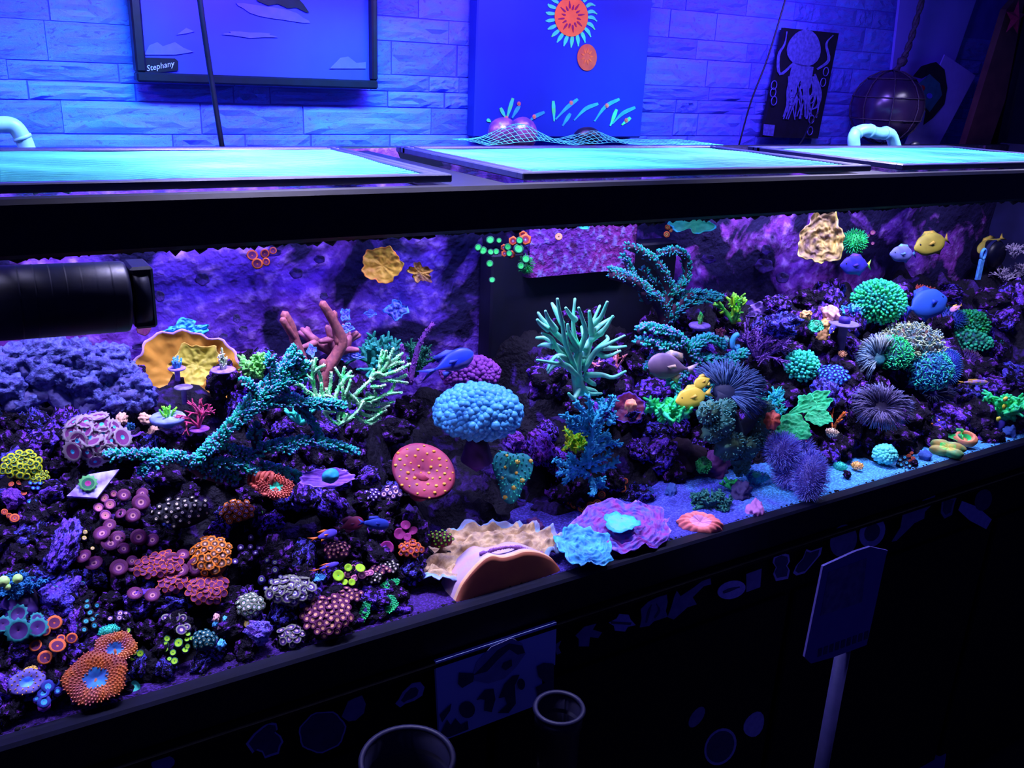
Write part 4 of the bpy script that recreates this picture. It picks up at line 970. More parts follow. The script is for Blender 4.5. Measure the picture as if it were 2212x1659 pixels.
polyps_at('few yellow green polyps on the end of the violet rock island', [(152,1141,8),(184,1151,5),(182,1164,5),(200,1186,4)], 'yellowbtn')
# blue green crusting coral with yellow balls
bush('blue teal fuzzy crusting coral at the left edge', 40, 1285, 80, 50, 14, 3, 5, mat('blueteal_fuzz', (.02,.25,.5), (.02,.15,.35), scale=120, bump=.6), seed=9, nub=10, spread=1.3, baser=38, name='crusting_coral')
for x, y, r, l in ((8,1256,12,'pale yellow green ball on the blue teal coral, leftmost of three'),(38,1250,10,'pale yellow green ball on the blue teal coral, rightmost of three'),(16,1268,7,'pale yellow green ball on the blue teal coral, lowest of three')):
    P0 = surf(x, y)*.97; s = mpp(P0); tag(finish('ball_polyp', *blob((0,0,0), r*s, 3, .1, 2, x), mat('pale_lime', (.6,.95,.25), (.4,.85,.2)), loc=P0), l, 'polyp', 'pale balls on the blue teal coral')
mushroom('large hairy orange mushroom coral with a blue centre at the lower left', 207, 1466, 64, 56, mat('shroom_blue', (.02,.25,.55), (.02,.06,.3), scale=50), mat('shroom_orange', (.38,.09,.015), (.18,.03,.04), scale=60), mat('shroom_bump', (.8,.22,.05), (.5,.14,.14), scale=60), up=.25, nb=240, br=3.2, cup=.35, name='hairy_mushroom_coral')
mushroom('second hairy orange mushroom coral with teal centre, behind the large one', 248, 1402, 44, 36, mat('shroom_blue', (.02,.25,.55)), mat('shroom_orange', (.55,.15,.02)), mat('shroom_bump2', (.95,.38,.1), (.6,.25,.5), scale=60), up=.25, nb=150, br=3, cup=.35, name='hairy_mushroom_coral')
mushroom('sea green velvety mushroom coral touching the front glass', 262, 1496, 44, 26, mat('seag_shroom', (.06,.75,.5), (.03,.6,.4), scale=120), mat('seag_shroom', (.06,.75,.5)), mat('seag_shroom', (.06,.75,.5)), up=.3, nb=0, wob=.16, k=3, cup=.45, roll=-20)
mushroom('small fuzzy teal tuft behind the orange mushrooms', 235, 1362, 22, 13, cm('teal','seag'), cm('teal','seag'), cm('teal'), nb=60, br=2, cup=.6)
mushroom('greyish violet mushroom with a blue mouth at the lower left', 58, 1475, 36, 28, cm('sky','blue'), mat('greyviolet', (.15,.12,.45), (.08,.05,.3), scale=60), cm('ochre'), up=.35, nb=30, br=2.5, cup=.5, wob=.04)
mushroom('small yellow rimmed patch above the greyish violet mushroom', 66, 1447, 14, 8, cm('yellow','ochre'), cm('yellow','ochre'), cm('yellow'), nb=12, br=2)
polyps_at('violet star polyps with white and blue mouths at the lower left', [(104,1488,15),(95,1503,13),(96,1522,14),(120,1478,9),(125,1495,9),(80,1512,8)], 'bluedot', mat_=cm('purple','magenta'))
rock(370, 1345, 30, 'smooth violet mound among the scattered lime rings', k=6, lift=-.4)
rock(560, 1365, 30, 'pale violet pitted rock beside the white centred green colony', k=7, lift=.1, m=crust('violet_pale', ((.05,.02,.25),(.3,.12,.85),(.2,.2,1),(.6,.5,1)), 3, 8, .4))
polyps_at('cream yellow button polyp with pink neighbours', [(538,1351,10),(521,1353,6),(529,1347,5)], 'yellowbtn')
for x, y, r, c, l in ((468,1336,9,('pink','tan'),'salmon pink knob above the bright blue knob'),(486,1339,7,('cyan','sky'),'tiny sky blue knob right of the salmon pink knob'),(466,1349,7,('sky','cyan'),'tiny blue knob below the salmon pink knob'),(478,1355,8,('grey','pink'),'dusky pink knob in the coloured cluster'),(477,1394,11,('cyan','sky'),'bright sky blue oval knob near the bottom glass'),(487,1362,7,('teal','cyan'),'small teal knob in the coloured cluster')):
    rock(x, y, r, l, m=cm(*c), k=1, name='knob', lift=.5)
mushroom('pale blue swirled frill in the lower middle', 684, 1248, 20, 8, cm('sky','cyan'), cm('sky','cyan'), cm('sky'), nb=60, br=2.2, name='encrusting_coral')

# green fringed cups near the glass
for x, y, rx, ry, ro, l in ((838,1304,22,19,0,'green fringed ring shaped mushroom next to the tan plate'),(787,1322,11,27,-22,'slender green striped mushroom seen edge on, left of the green ring'),(841,1262,24,9,18,'green striped mushroom above the green ring'),(812,1340,8,16,0,'dim green mushroom edge low against the glass'),(872,1325,9,18,-10,'faint green mushroom between the ring and the tan plate')):
    dim = 'dim' in l or 'faint' in l
    mushroom(l, x, y, rx, ry, cm('dpurple','deep'), cm('dgreen','green') if dim else mat('green_ringed', (.03,.6,.16), (.02,.35,.14), scale=60), cm('green','seag'), up=.15, nb=0 if dim else 60, br=2, cup=-.35, roll=ro, name='ringed_mushroom_coral')

# teal bottlebrush coral with long branches
NB = dict(m=NUBT, t=NUBV, len=9.5, r=3.0, step=3.0, k=7, arc=1.9, lean=.12, tp=.5)
branches('long teal bottlebrush coral sprawling across the left slope', (480, 1035), [
    [13,9,(480,1035,0),(425,1010,-5),(470,955,-12),(520,905,-12),(575,875,-10),(640,872,-10),(700,876,-12),(742,880,-14)],
    [12,7,(420,1010,0),(370,990,-5),(300,985,-12),(225,987,-20)],
    [10,6,(400,990,0),(350,990,-8),(330,1005,-16),(305,1025,-22)],
    [15,9,(520,905,-5),(555,860,0),(600,815,5),(625,785,8),(642,752,10)],[12,8,(545,880,-8),(580,850,-8),(625,825,-6),(660,815,-6)],[11,8,(575,850,4),(600,835,0),(640,800,0),(668,790,2)],[11,7,(470,950,-14),(440,985,-18),(410,1000,-22)],
    [10,6,(600,815,5),(628,790,0),(655,770,-5)], [9,6,(595,820,5),(585,790,8),(590,768,10)], [8,6,(560,860,0),(540,835,-4),(520,825,-6)],
    [12,7,(500,1020,0),(540,985,-12),(600,965,-18),(660,955,-20),(700,960,-22),(772,978,-26)],
    [11,7,(560,985,-8),(550,945,-8),(562,918,-6)], [10,7,(540,985,-10),(500,975,-14),(468,968,-18)],
    [11,5,(510,1040,0),(450,1012,-15),(500,1002,-22),(545,1020,-28),(572,1040,-32)],
    [10,4,(560,1010,-8),(610,1020,-16),(640,1032,-20),(700,1050,-20)], [8,4,(640,880,-5),(665,905,-8),(690,945,-10)],
    [7,5,(600,965,-18),(615,972,-26),(640,974,-30)], [8,5,(395,985,-8),(350,998,-24),(335,1008,-30)], [8,6,(640,870,0),(615,850,8),(600,840,10)],
    ], 12, 7, TWIG, nub=NB, Y=1.16, name='bottlebrush_coral', seed=11)
# fluorescent green branching coral
FG = mat('fluorescent_green', (.6,1,.6), (.1,.95,.25), scale=90, bump=.3); FT = mat('pale_green_tips', (.9,1,.85), (.8,1,.8), bump=0)
b = (735, 880)
L = [[(735,880,0),(770,850,-4),(800,822,-4),(830,795,-2),(845,765,0),(850,753,0)],[(800,822,-4),(835,790,6),(870,763,6)],[(825,800,0),(855,785,-2),(872,783,-3)],[(815,815,-2),(860,800,-8),(886,786,-10)],[(820,800,0),(822,775,8),(826,757,8)],[(822,785,3),(832,768,2),(834,758,0)],
     [(835,770,0),(848,785,4),(862,768,4)],[(800,822,0),(812,806,-5),(833,812,-8)],[(820,822,0),(845,822,-8),(880,827,-12)],[(845,822,-5),(862,818,-5),(878,810,-5)],[(800,835,-5),(820,836,-12),(832,832,-14)],[(800,825,4),(803,810,6),(808,798,6)],
     [(740,878,0),(725,860,0),(735,830,4),(738,820,4),(724,795,6)],[(737,822,4),(748,812,4),(758,802,4)],[(735,825,4),(741,808,8),(744,793,8)],[(735,835,0),(750,815,-4),(762,814,-6)],
     [(740,878,0),(700,868,0),(682,850,4),(676,820,6),(674,795,8),(663,780,8)],[(676,800,6),(680,780,8),(682,774,8)],[(676,805,6),(688,795,4),(701,789,2)],[(678,825,6),(662,812,2),(650,800,0)],[(674,795,8),(672,785,9),(674,780,9)],[(690,860,0),(695,840,8),(692,815,8),(688,802,8)],
     [(700,868,0),(712,845,6),(716,805,8)],[(740,880,0),(742,860,-8),(740,838,-10)],[(742,862,-5),(752,840,-8),(757,820,-8)],[(740,880,0),(700,857,-6),(694,828,-6)],[(730,870,0),(712,855,-4),(705,840,-4)],[(665,850,-2),(650,832,-4),(636,830,-6)],[(680,862,-2),(672,850,-3),(665,845,-4)],
     [(740,885,0),(715,858,-10),(692,856,-14)],[(770,862,0),(800,868,-8),(835,852,-12),(868,848,-12)],[(838,852,-8),(848,840,-8),(853,828,-8)],[(770,870,0),(810,875,-8),(850,868,-12)],[(780,878,0),(815,885,-8),(840,876,-14)],[(775,890,0),(800,898,-6),(834,886,-14)],
     [(735,895,0),(770,900,-6),(790,912,-8),(826,890,-14)],[(735,885,0),(730,905,-6),(738,918,-8)],[(735,885,0),(715,890,-8),(700,888,-10)],[(730,918,-8),(755,905,-10),(775,885,-12),(785,868,-12)],[(700,888,-6),(712,905,-8),(730,918,-10)],[(755,880,-4),(752,850,-6),(770,865,-10),(778,885,-10)],
     [(760,870,0),(790,862,-6),(812,856,-8),(808,844,-8)],[(740,890,0),(745,910,-10),(748,895,-12)],[(775,905,-8),(800,915,-10),(822,902,-12)],[(790,850,0),(805,855,-4),(820,870,-6)]]
branches('fluorescent green branching coral with pale tips', b, [[4.8,2.9]+l for l in L], 5, 3, FG, Y=1.23, name='branching_coral', nub=dict(m=FG, len=2.6, r=.9, step=2.6, k=3, arc=3.1), seed=2, tipm=FT, n=7, k=3)
# brown gorgonian and others behind
GB = mat('salmon_brown', (.42,.12,.12), (.25,.07,.1), scale=140)
branches('smooth salmon brown finger coral behind the green branches', (690, 870), [[15,9,(665,850,0),(655,790,6),(640,745,8),(628,705,8),(614,678,8)],[8,7,(640,735,6),(625,715,0),(610,690,-4)],[16,9,(695,860,0),(700,810,0),(725,770,0),(738,735,0),(718,690,0),(696,655,0)],[12,8,(700,800,0),(698,780,-4)],[12,8,(700,815,0),(716,785,-4)],[10,7,(735,745,0),(724,705,6),(722,675,8)]], 12, 8, GB, Y=1.38, name='finger_coral', seed=5, n=10)
bush('pinkish brown antler plate behind the finger coral', 725, 765, 110, 70, 7, 2, 12, mat('pinkbrown', (.5,.16,.22), (.3,.08,.16), scale=90), Y=1.45, seed=3, name='antler_coral', spread=1.2)
bush('dark teal green bushy coral behind the fluorescent green coral', 815, 815, 110, 95, 9, 4, 9, mat('tealgreen_bush', (.02,.35,.25), (.01,.2,.16), scale=90), Y=1.42, seed=8, name='bushy_coral', tipm=mat('teal_tips2', (.05,.55,.5), (.03,.4,.35)))
bush('dark green spiny bush at the right of the teal green coral', 895, 812, 90, 80, 8, 3, 5, mat('green_dark_bush', (.02,.22,.12), (.01,.14,.08), scale=90), Y=1.44, seed=14, name='bushy_coral', nub=8)
branches('thin magenta violet stick coral left of the blue fish', (888, 830), [[7,4,(885,830,0),(895,780,0),(910,735,0),(935,699,0)],[6,4,(880,820,0),(872,780,4),(868,745,6)]], 6, 4, mat('stick_violet', (.3,.06,.45), (.15,.05,.3), scale=120), nub=dict(m=mat('stick_violet', (.3,.06,.45)), len=3, r=1.5, step=3, k=3, arc=3.1), Y=1.36, name='stick_coral')
for x, y, rx, ry, l in ((746,680,11,14,'small bright blue crust patch behind the finger coral, upper one'),(750,708,14,10,'small bright blue crust patch behind the finger coral, lower one'),(800,677,12,8,'blue crust patch on the rear wall above the teal green bush'),(856,670,24,20,'pale blue ragged crust on the rear wall above the dark green bush'),(673,757,10,13,'small blue white cone shaped tuft between the brown fingers'),(757,770,28,9,'violet and pink crusted ledge behind the green coral')):
    plate(l, x, y, rx, ry, mat('blue_crust', (.18,.3,1), (.15,.1,.7), scale=110, bump=.8), cm('sky','blue'), cm('blue','navy'), Y=1.5 if y < 700 else 1.42, up=.1, cup=.05, wob=.2, k=4, noise_=.3, th=3, name='encrusting_coral', nr=10, na=30)
for x, y, r in ((310,708,16),): plate('round dark brown disc on the purple rear wall beside the pump', x, y, 15, 17, cm('maroon','brown'), cm('maroon','brown'), cm('brown'), Y=1.505, up=.0, cup=.05, wob=.05, noise_=.02, name='sponge_disc', nr=8, na=30)
plate('round orange plate coral high on the rear wall', 825, 573, 43, 39, mat('orange_plate2', (.85,.5,.05), (.6,.28,.02), scale=40, bump=.4), cm('ochre','orange'), cm('brown'), Y=1.47, up=.1, cup=.22, wob=.07, k=5, ruf=.04, noise_=.06, ridge=.03, rf=20)
plate('faint small orange plate coral right of the round orange one', 908, 590, 26, 19, cm('brown','ochre'), cm('brown'), cm('brown','void'), Y=1.5, up=.1, cup=.3, wob=.2, ruf=.15, noise_=.1, roll=-25)
for x, y, a, b in ((437,603,15,14),(303,749,17,7),(511,688,8,10),(526,710,9,6),(483,727,9,7),(345,640,10,12),(640,590,14,12),(690,560,12,9),(590,545,18,9),(700,640,9,8),(1650,575,20,16),(1690,600,14,12),(1655,540,10,12),(1530,560,16,10)):
    P_ = plate('dark brown sponge spot growing on the purple rear wall', x, y, a, b, cm('deep','void'), cm('deep','void'), cm('void'), Y=1.512, up=.0, cup=.02, wob=.07, k=5, noise_=.1, th=2, name='sponge_spot', nr=5, na=22, rimw=1)
    P_['group'] = 'dark sponge spots on the rear wall'
polyps_at('pale pink polyps high on the left of the rear wall', [(545,552,12),(572,548,10),(556,570,12),(575,566,9),(590,542,8)], 'reddim', Y=1.49, up=.05)
zoa('brain shaped violet dome behind the sky blue bubble coral', 1018, 806, 66, 38, 1, 1, 'void_', up=.3) if False else dome('dim violet bubbly dome behind the sky blue bubble coral', 1015, 806, 66, 40, 190, 6, [mat('violet_bub', (.28,.05,.38), (.18,.03,.3), scale=60)], Y=1.34, up=.35)
dome('large sky blue bubble coral dome on a dark stalk', 1033, 893, 95, 66, 290, 9.5, [mat('skybubble', (.1,.5,.88), (.08,.42,.8), scale=30, rough=.4, bump=.1)], Y=1.20, up=.42, stalk=110, core=mat('skycore', (.03,.2,.45)))
mushroom('large salmon red mushroom coral with orange spots', 915, 1020, 76, 58, mat('salmonred', (.42,.045,.08), (.24,.03,.09), scale=40), mat('salmonred', (.5,.06,.12)), cm('orange'), Y=1.12, up=.35, nb=0, wob=.09, k=2, cup=.3, spots=cm('ochre','orange'), ns=46, sr=3.6, roll=-18, name='spotted_mushroom_coral')
# ridged open brain coral
P0 = surf(578, 1050)
o = mushroom('rust red ridged brain coral with teal mouth under the teal branches', 596, 1052, 38, 26, cm('teal','seag'), mat('rustred', (.55,.1,.06), (.3,.05,.05), scale=80), mat('rustred2', (.7,.16,.1), (.4,.08,.06)), Y=1.11, up=.25, nb=110, br=3.4, cup=.4, roll=-15, name='ridged_brain_coral')
for i in range(5):
    M_ = Matrix.Translation((-(18+i*9)*mpp(o.location), (4+i*3)*mpp(o.location), -.004*i))
    Rg = [Vector((cos(t)*7*mpp(P0), sin(t)*(26-i*3)*mpp(P0), .006*sin(t*3))) for t in [2*pi*k/20 for k in range(21)]]
    finish('ridge', *tube([M_@p for p in Rg], 4.2*mpp(P0), 7, False), mat('rustred', (.55,.1,.06)), parent=o)
plate('violet saucer plate under the right end of the teal branches', 706, 1036, 58, 24, mat('violet_saucer', (.2,.05,.5), (.08,.02,.25), scale=60, bump=.6), cm('purple','lav'), cm('deep','void'), Y=1.12, up=.5, cup=.18, wob=.06, noise_=.04)
P0 = onY(714, 1028, 1.10); tag(finish('blue_knob', *blob((0,0,0), 19*mpp(P0), 3, .2, 1.5, 4, (1,.8,.8)), mat('blueknob', (.02,.38,.6), (.02,.28,.5)), loc=P0), 'turquoise blue lump sitting on the violet saucer plate', 'coral')
bush('small bright seagreen branching coral under the violet branch tips', 650, 915, 60, 38, 7, 2, 6, cm('seag','teal'), Y=1.22, seed=6)

# ------------------------------------------------------------ middle and right part
def lying(px, py, z, tilt, yaw=0): return Matrix.Translation(onZ(px, py, z))@Matrix.Rotation(radians(yaw), 4, 'Z')@Matrix.Rotation(radians(tilt), 4, 'X')
plate('big cream tan ruffled chalice plate at the bottom centre glass', 1046, 1222, .128, .070, mat('tan_chalice', (.72,.5,.24), (.34,.22,.15), scale=60, bump=1.0, detail=5), mat('chalice_rim', (.25,.45,.75), (.3,.3,.5), scale=40), mat('chalice_under', (.42,.12,.08), (.2,.05,.12), scale=18, bump=.2), cup=-.03, wob=.05, k=3, ruf=.03, rk=11, ridge=.11, rf=22, noise_=.13, th=.005, name='chalice_coral', nr=50, na=150, rimw=4, Mx=lying(1055, 1190, -.722, 4))
# folded front lip of the chalice
def lip():
    P = onY(1100, 1250, 1.022); root = thing('folded_chalice_lip', 'rust brown smooth folded lip curving up in front of the cream plate', 'coral', P); V = []; F = []; MI = []
    top = [(978,1312),(1000,1262),(1035,1220),(1060,1202),(1085,1205),(1110,1200),(1135,1192),(1165,1195),(1190,1206),(1205,1222),(1214,1240)]
    bot = [(978,1316),(1010,1312),(1040,1310),(1070,1305),(1090,1300),(1110,1296),(1135,1290),(1160,1280),(1180,1272),(1200,1262),(1214,1250)]
    tp = smoothline([Vector((a,b,0)) for a,b in top], 5); bt = smoothline([Vector((a,b,0)) for a,b in bot], 5); n = len(tp); R_ = 10
    for k in range(R_+1):
        u = k/R_
        for i in range(n):
            px = tp[i].x+(bt[i].x-tp[i].x)*u; py = tp[i].y+(bt[i].y-tp[i].y)*u
            V.append(onY(px, py, 1.0095+.006*(1-u)**2)-P)
    for k in range(R_):
        for i in range(n-1): a = k*n+i; F.append((a, a+n, a+n+1, a+1)); MI.append(0)
    m0 = len(V); V += [v+Vector((0,.006,.001)) for v in V[:n]]
    for i in range(n-1): F.append((i, i+1, m0+i+1, m0+i)); MI.append(1)
    # inner face falling back to the plate
    m1 = len(V)
    for i in range(n): c = V[m0+i]; V.append(c+Vector((0, .05, -.012)))
    for i in range(n-1): F.append((m0+i, m0+i+1, m1+i+1, m1+i)); MI.append(2)
    finish('lip', V, F, [mat('lip_rust', (.55,.17,.07), (.38,.09,.07), scale=14, bump=.15), cm('peach','tan'), mat('lip_inner', (.6,.36,.4), (.5,.4,.7), scale=40)], MI, parent=root)
    g = G(); rs = random.Random(2)
    for i in range(26): 
        a = tp[int(4+i*.0+i*1.35) % n]; g.add(*blob(onY(1040+i*5.2, 1196-14*sin(i/25*pi), 1.03)-P, 4.5*mpp(P)*rs.uniform(.6,1.3), 1, .3, 2, i))
    g.obj('knobs', mat('knob_purple', (.35,.12,.35), (.2,.06,.3)), root)
lip()
plate('cyan scalloped plate at the right end of the tan chalice', 1258, 1188, .048, .048, mat('cyan_scallop', (.1,.6,.95), (.03,.2,.5), scale=60, bump=.9), cm('cyan','sky'), cm('navy'), cup=.0, wob=.08, ruf=.05, rk=7, ridge=.13, rf=34, noise_=.08, name='scalloped_plate_coral', nr=40, th=.003, Mx=lying(1262, 1180, -.722, 14))
plate('maroon and blue terraced plate with a turquoise patch', 1345, 1135, .092, .068, mat('terrace', (.32,.04,.34), (.1,.12,.6), scale=70, bump=.9), cm('purple','lav'), cm('deep'), cup=-.05, wob=.05, ridge=.10, rf=46, noise_=.06, name='terraced_plate_coral', wh=.15, nr=60, th=.003, Mx=lying(1345, 1133, -.722, 10))
plate('turquoise patch on the terraced plate', 1341, 1130, .031, .026, cm('cyan','sky',scale=60), cm('cyan'), cm('teal'), cup=0, wob=.14, k=3, noise_=.04, name='coral_patch', nr=8, na=40, th=.003, Mx=lying(1341, 1128, -.706, 10))
lump('salmon pink dome shaped brain coral on the sand at the glass', 1512, 1134, 47, 28, mat('salmonpink2', (1,.24,.2), (.9,.2,.2), scale=60), Y=1.035, up=.45, m2=mat('salmonpink', (1,.36,.5), (.7,.3,.7), scale=60), name='dome_brain_coral', hole=.25, k=15, depth=.9)
mushroom('crumpled teal mushroom with yellow glints in the dark centre', 1106, 1024, 40, 54, mat('crump_teal', (.02,.36,.32), (.02,.2,.25), scale=50), mat('crump_teal', (.02,.36,.32)), cm('seag','teal'), Y=1.19, up=.05, nb=70, br=3, wob=.2, k=3, cup=.45, spots=cm('yellow','ochre'), ns=9, sr=5, name='mushroom_coral')
for x, y, r, l in ((1165,968,38,'magenta violet wrinkled rock right of the crumpled teal mushroom'),(1110,955,26,'magenta violet wrinkled rock above the crumpled teal mushroom'),(1200,995,34,'violet wrinkled rock behind the teal bush coral'),(1185,1060,26,'violet knob below the wrinkled rocks'),(1180,830,42,'purple crusted boulder under the pale antler coral, left side'),(1300,820,44,'purple crusted boulder under the pale antler coral, right side')):
    rock(x, y, r, l, Y=1.27 if y > 900 else 1.24, m=crust('magviolet', ((.03,.005,.05),(.25,.03,.4),(.16,.05,.6),(.4,.15,.9)), 3, 9, .44) if y > 900 else None, k=x % 8)
rock(1158, 1140, 22, 'small dark round rock on the sand', Y=1.16, k=2, m=mat('wine_rock', (.16,.03,.2), (.05,.01,.08), scale=60))
polyps_at('pale tan open polyps hanging right of the teal bush coral', [(1316,1034,9),(1332,1042,12),(1305,1048,7),(1344,1056,9),(1322,1062,8),(1350,1040,7)], 'brownorange', Y=1.20, up=.1)
polyps_at('row of dim brown polyps along the dark rock above the sand', [(1183,1098,9),(1205,1100,8),(1222,1094,10),(1240,1092,9),(1258,1100,10),(1275,1094,9),(1290,1088,9),(1212,1114,8),(1300,1070,8),(1262,1078,8)], 'brownorange', Y=1.19, up=.2)
# pale antler (leather finger) coral
PA = mat('pale_antler', (.15,.95,.55), (.24,.6,.45), scale=60, bump=.2)
L = [[(1250,845),(1240,790),(1222,745),(1215,700),(1208,670),(1204,645)],[(1215,700),(1200,670),(1192,655)],[(1222,740),(1195,715),(1172,690),(1162,675)],[(1185,712),(1168,700),(1160,690)],[(1200,712),(1185,690),(1178,672)],[(1232,765),(1200,745),(1178,730),(1158,730)],[(1195,748),(1175,745),(1163,748)],[(1240,790),(1205,755),(1190,730),(1170,720)],
     [(1250,820),(1250,760),(1240,720),(1238,690),(1242,645)],[(1242,690),(1232,680),(1222,665)],[(1250,760),(1265,720),(1258,690),(1250,665)],[(1250,755),(1230,720),(1226,700)],[(1258,790),(1275,740),(1280,700),(1296,660)],[(1282,700),(1298,685),(1312,652)],[(1280,715),(1300,700),(1325,684)],[(1276,735),(1305,712),(1324,682)],[(1278,720),(1275,690),(1273,672)],
     [(1260,800),(1290,755),(1310,745),(1350,725)],[(1300,752),(1325,752),(1352,748)],[(1285,760),(1310,770),(1340,758)],[(1262,755),(1280,730),(1300,722),(1305,710)],[(1290,755),(1312,735),(1310,725)],[(1255,820),(1225,790),(1200,785),(1160,778)],[(1250,800),(1215,770),(1195,775),(1182,800)],[(1250,815),(1222,790),(1198,790),(1184,806)],
     [(1262,810),(1300,810),(1325,815),(1352,802)],[(1262,815),(1285,830),(1310,822)],[(1255,830),(1270,850),(1300,850)],[(1252,835),(1240,860),(1228,850)],[(1260,840),(1285,845),(1300,862)],[(1236,790),(1220,790),(1206,772)],[(1262,775),(1262,740),(1256,705)],[(1248,760),(1228,745),(1222,720)]]
branches('pale sea green antler shaped finger coral in the centre', (1252, 850), [[7,2.9]+l for l in L]+[[14,9,(1252,850,4),(1245,800,2),(1250,760,0)]], 8, 4, PA, Y=1.20, name='finger_antler_coral', seed=21, n=8, dep=2.2)
# bright teal bush coral
TB = mat('teal_bush', (.03,.5,.62), (.04,.35,.6), scale=90, bump=.3)
L = [[(1270,1010),(1275,960),(1285,910),(1310,880),(1322,858)],[(1285,915),(1265,895),(1245,868)],[(1280,940),(1255,925),(1238,912)],[(1265,925),(1240,905),(1216,897)],[(1285,905),(1275,880),(1272,855)],[(1305,885),(1318,880),(1330,862)],[(1278,965),(1300,945),(1312,938),(1318,955)],[(1280,975),(1310,960),(1340,958)],[(1275,1000),(1305,990),(1318,975)],[(1280,1015),(1315,1008),(1335,992)],
     [(1270,1025),(1240,1010),(1215,1000),(1198,993)],[(1240,1015),(1220,1020),(1203,1022)],[(1250,1020),(1235,1028),(1222,1040)],[(1268,1000),(1250,1000),(1230,985)],[(1260,1000),(1265,985),(1268,970)],[(1275,1030),(1282,1050),(1276,1070)],[(1282,1045),(1295,1045),(1306,1052)],[(1282,1045),(1295,1040),(1300,1035)],[(1280,950),(1295,925),(1300,905)],[(1270,930),(1262,912),(1250,900)],[(1290,900),(1300,880),(1296,862)],[(1315,915),(1322,905),(1328,895)],[(1245,930),(1235,922),(1231,915)]]
branches('bright teal bushy coral hanging below the antler coral', (1272, 1010), [[6.5,3.2]+l for l in L], 7, 3, TB, Y=1.165, nub=dict(m=TB, len=7, r=2.4, step=4.5, k=3, arc=3.1, lean=.5), name='bushy_coral', seed=31, dep=1.2)
bush('lime and yellow knobbly coral tucked into the teal bush', 1243, 965, 44, 44, 10, 2, 6, cm('lime','green'), Y=1.20, seed=4, tipm=cm('limey','lime'), nub=6, spread=1.4, name='knobbly_coral')
# tall teal violet coral
L = [[16,10,(1440,700,0),(1432,670,0),(1410,640,-4),(1385,620,-6),(1350,600,-8),(1322,594,-8)],[9,6,(1365,605,-6),(1335,590,-4),(1318,586,-4)],[8,5,(1375,615,0),(1362,590,4),(1352,560,6),(1348,556,6)],[12,7,(1435,670,0),(1445,625,0),(1425,580,0),(1400,555,0),(1375,540,0),(1356,533,0)],[11,6,(1445,660,4),(1470,620,8),(1485,590,8),(1478,555,8),(1460,542,6),(1438,545,4),(1422,548,2)],
     [12,6,(1440,690,0),(1480,645,-6),(1510,635,-8),(1555,642,-10)],[11,6,(1440,700,0),(1470,668,-8),(1510,650,-12),(1552,646,-14)],[10,6,(1400,650,-2),(1390,630,-12),(1410,640,-14)],[8,6,(1455,640,0),(1472,620,-4),(1482,606,-5)],[9,6,(1440,720,0),(1450,690,-8),(1456,660,-10)],[7,5,(1420,615,6),(1400,600,8),(1392,582,8)]]
branches('tall teal coral with curved violet tipped arms', (1440, 715), L, 12, 6, TWIG, Y=1.38, nub=dict(m=mat('teal_nubs', (.02,.42,.36)), t=NUBV, len=7, r=1.9, step=3.2, k=6, arc=2.2, lean=.5, tp=.5), name='bottlebrush_coral', seed=41, baser=0)
L = [[11,6,(1500,790,0),(1470,740,0),(1440,720,0),(1400,712,-4),(1380,715,-6)],[10,6,(1470,745,0),(1430,750,-8),(1395,742,-10),(1378,740,-12)],[10,7,(1490,760,0),(1510,740,4),(1540,735,4),(1560,750,4)],[11,7,(1500,780,0),(1540,780,-6),(1570,790,-8),(1590,805,-10)],[9,6,(1440,760,0),(1415,780,-10),(1400,800,-14)],[9,6,(1480,800,0),(1455,820,-12),(1460,850,-18)],[8,5,(1480,835,0),(1510,850,-14),(1530,862,-20)],[9,5,(1520,835,-5),(1545,845,-14),(1552,862,-18)],[8,5,(1560,790,0),(1590,770,4),(1610,765,4)],[9,6,(1440,735,0),(1425,765,-6)]]
branches('second teal bottlebrush coral lying under the tall one', (1490, 800), L, 10, 6, TWIG, Y=1.27, nub=NB, name='bottlebrush_coral', seed=43)
bush('neon lime branching frag near the top right of the reef', 1585, 697, 66, 66, 6, 2, 6, cm('lime','green'), Y=1.36, seed=12, name='branching_coral', spread=.8, nub=3)
plug('small green pencil frag on a ring shaped lilac plug', 1512, 700, 24, dm, Y=1.34, h=14, th=8, tuft=(cm('olive','green'), 10, 30, 5, None))
plug('brownish bush frag in a pale rimmed cup', 1556, 728, 20, cm('grey','seag'), Y=1.32, h=14, th=10, tuft=(cm('brown','maroon'), 26, 22, 6, None))
P0 = onY(1590, 738, 1.30); s = mpp(P0); tag(finish('tube_ring', *tube([Vector((cos(a)*11*s, 0, sin(a)*15*s)) for a in [radians(80+i*14) for i in range(18)]], 6*s, 8), cm('sky','cyan'), loc=P0), 'pale cyan curled tube shape above the blue feathery anemone', 'coral')
fish('blurred pale brown fish swimming among the teal branches', (1508, 800), (1400, 786), 56, mat('palebrown_fish', (.3,.2,.3), (.16,.1,.2), scale=18, bump=.05), cm('tan','grey'), 1.22, 'oval', tailm=mat('paletail', (.6,.45,.6)))
fish('glossy yellow fish half hidden behind the teal branches', (1542, 846), (1460, 868), 44, mat('yellow_fish', (.9,.75,.08), (.7,.5,.05), scale=10, rough=.3, bump=0), cm('yellow','ochre'), 1.17, 'tang')
fish('small yellow fish peeking out above the glossy yellow one', (1545, 812), (1500, 834), 26, mat('yellow_fish', (.9,.75,.08)), cm('yellow','ochre'), 1.18, 'oval')
bush('thin orange branching frag right of the antler coral', 1330, 806, 34, 50, 3, 3, 3, cm('orange','pink'), Y=1.24, seed=3, name='branching_coral', spread=.6)
bush('salmon branching frag at the foot of the antler coral', 1287, 806, 34, 34, 3, 3, 3, cm('coralred','pink'), Y=1.25, seed=9, name='branching_coral')
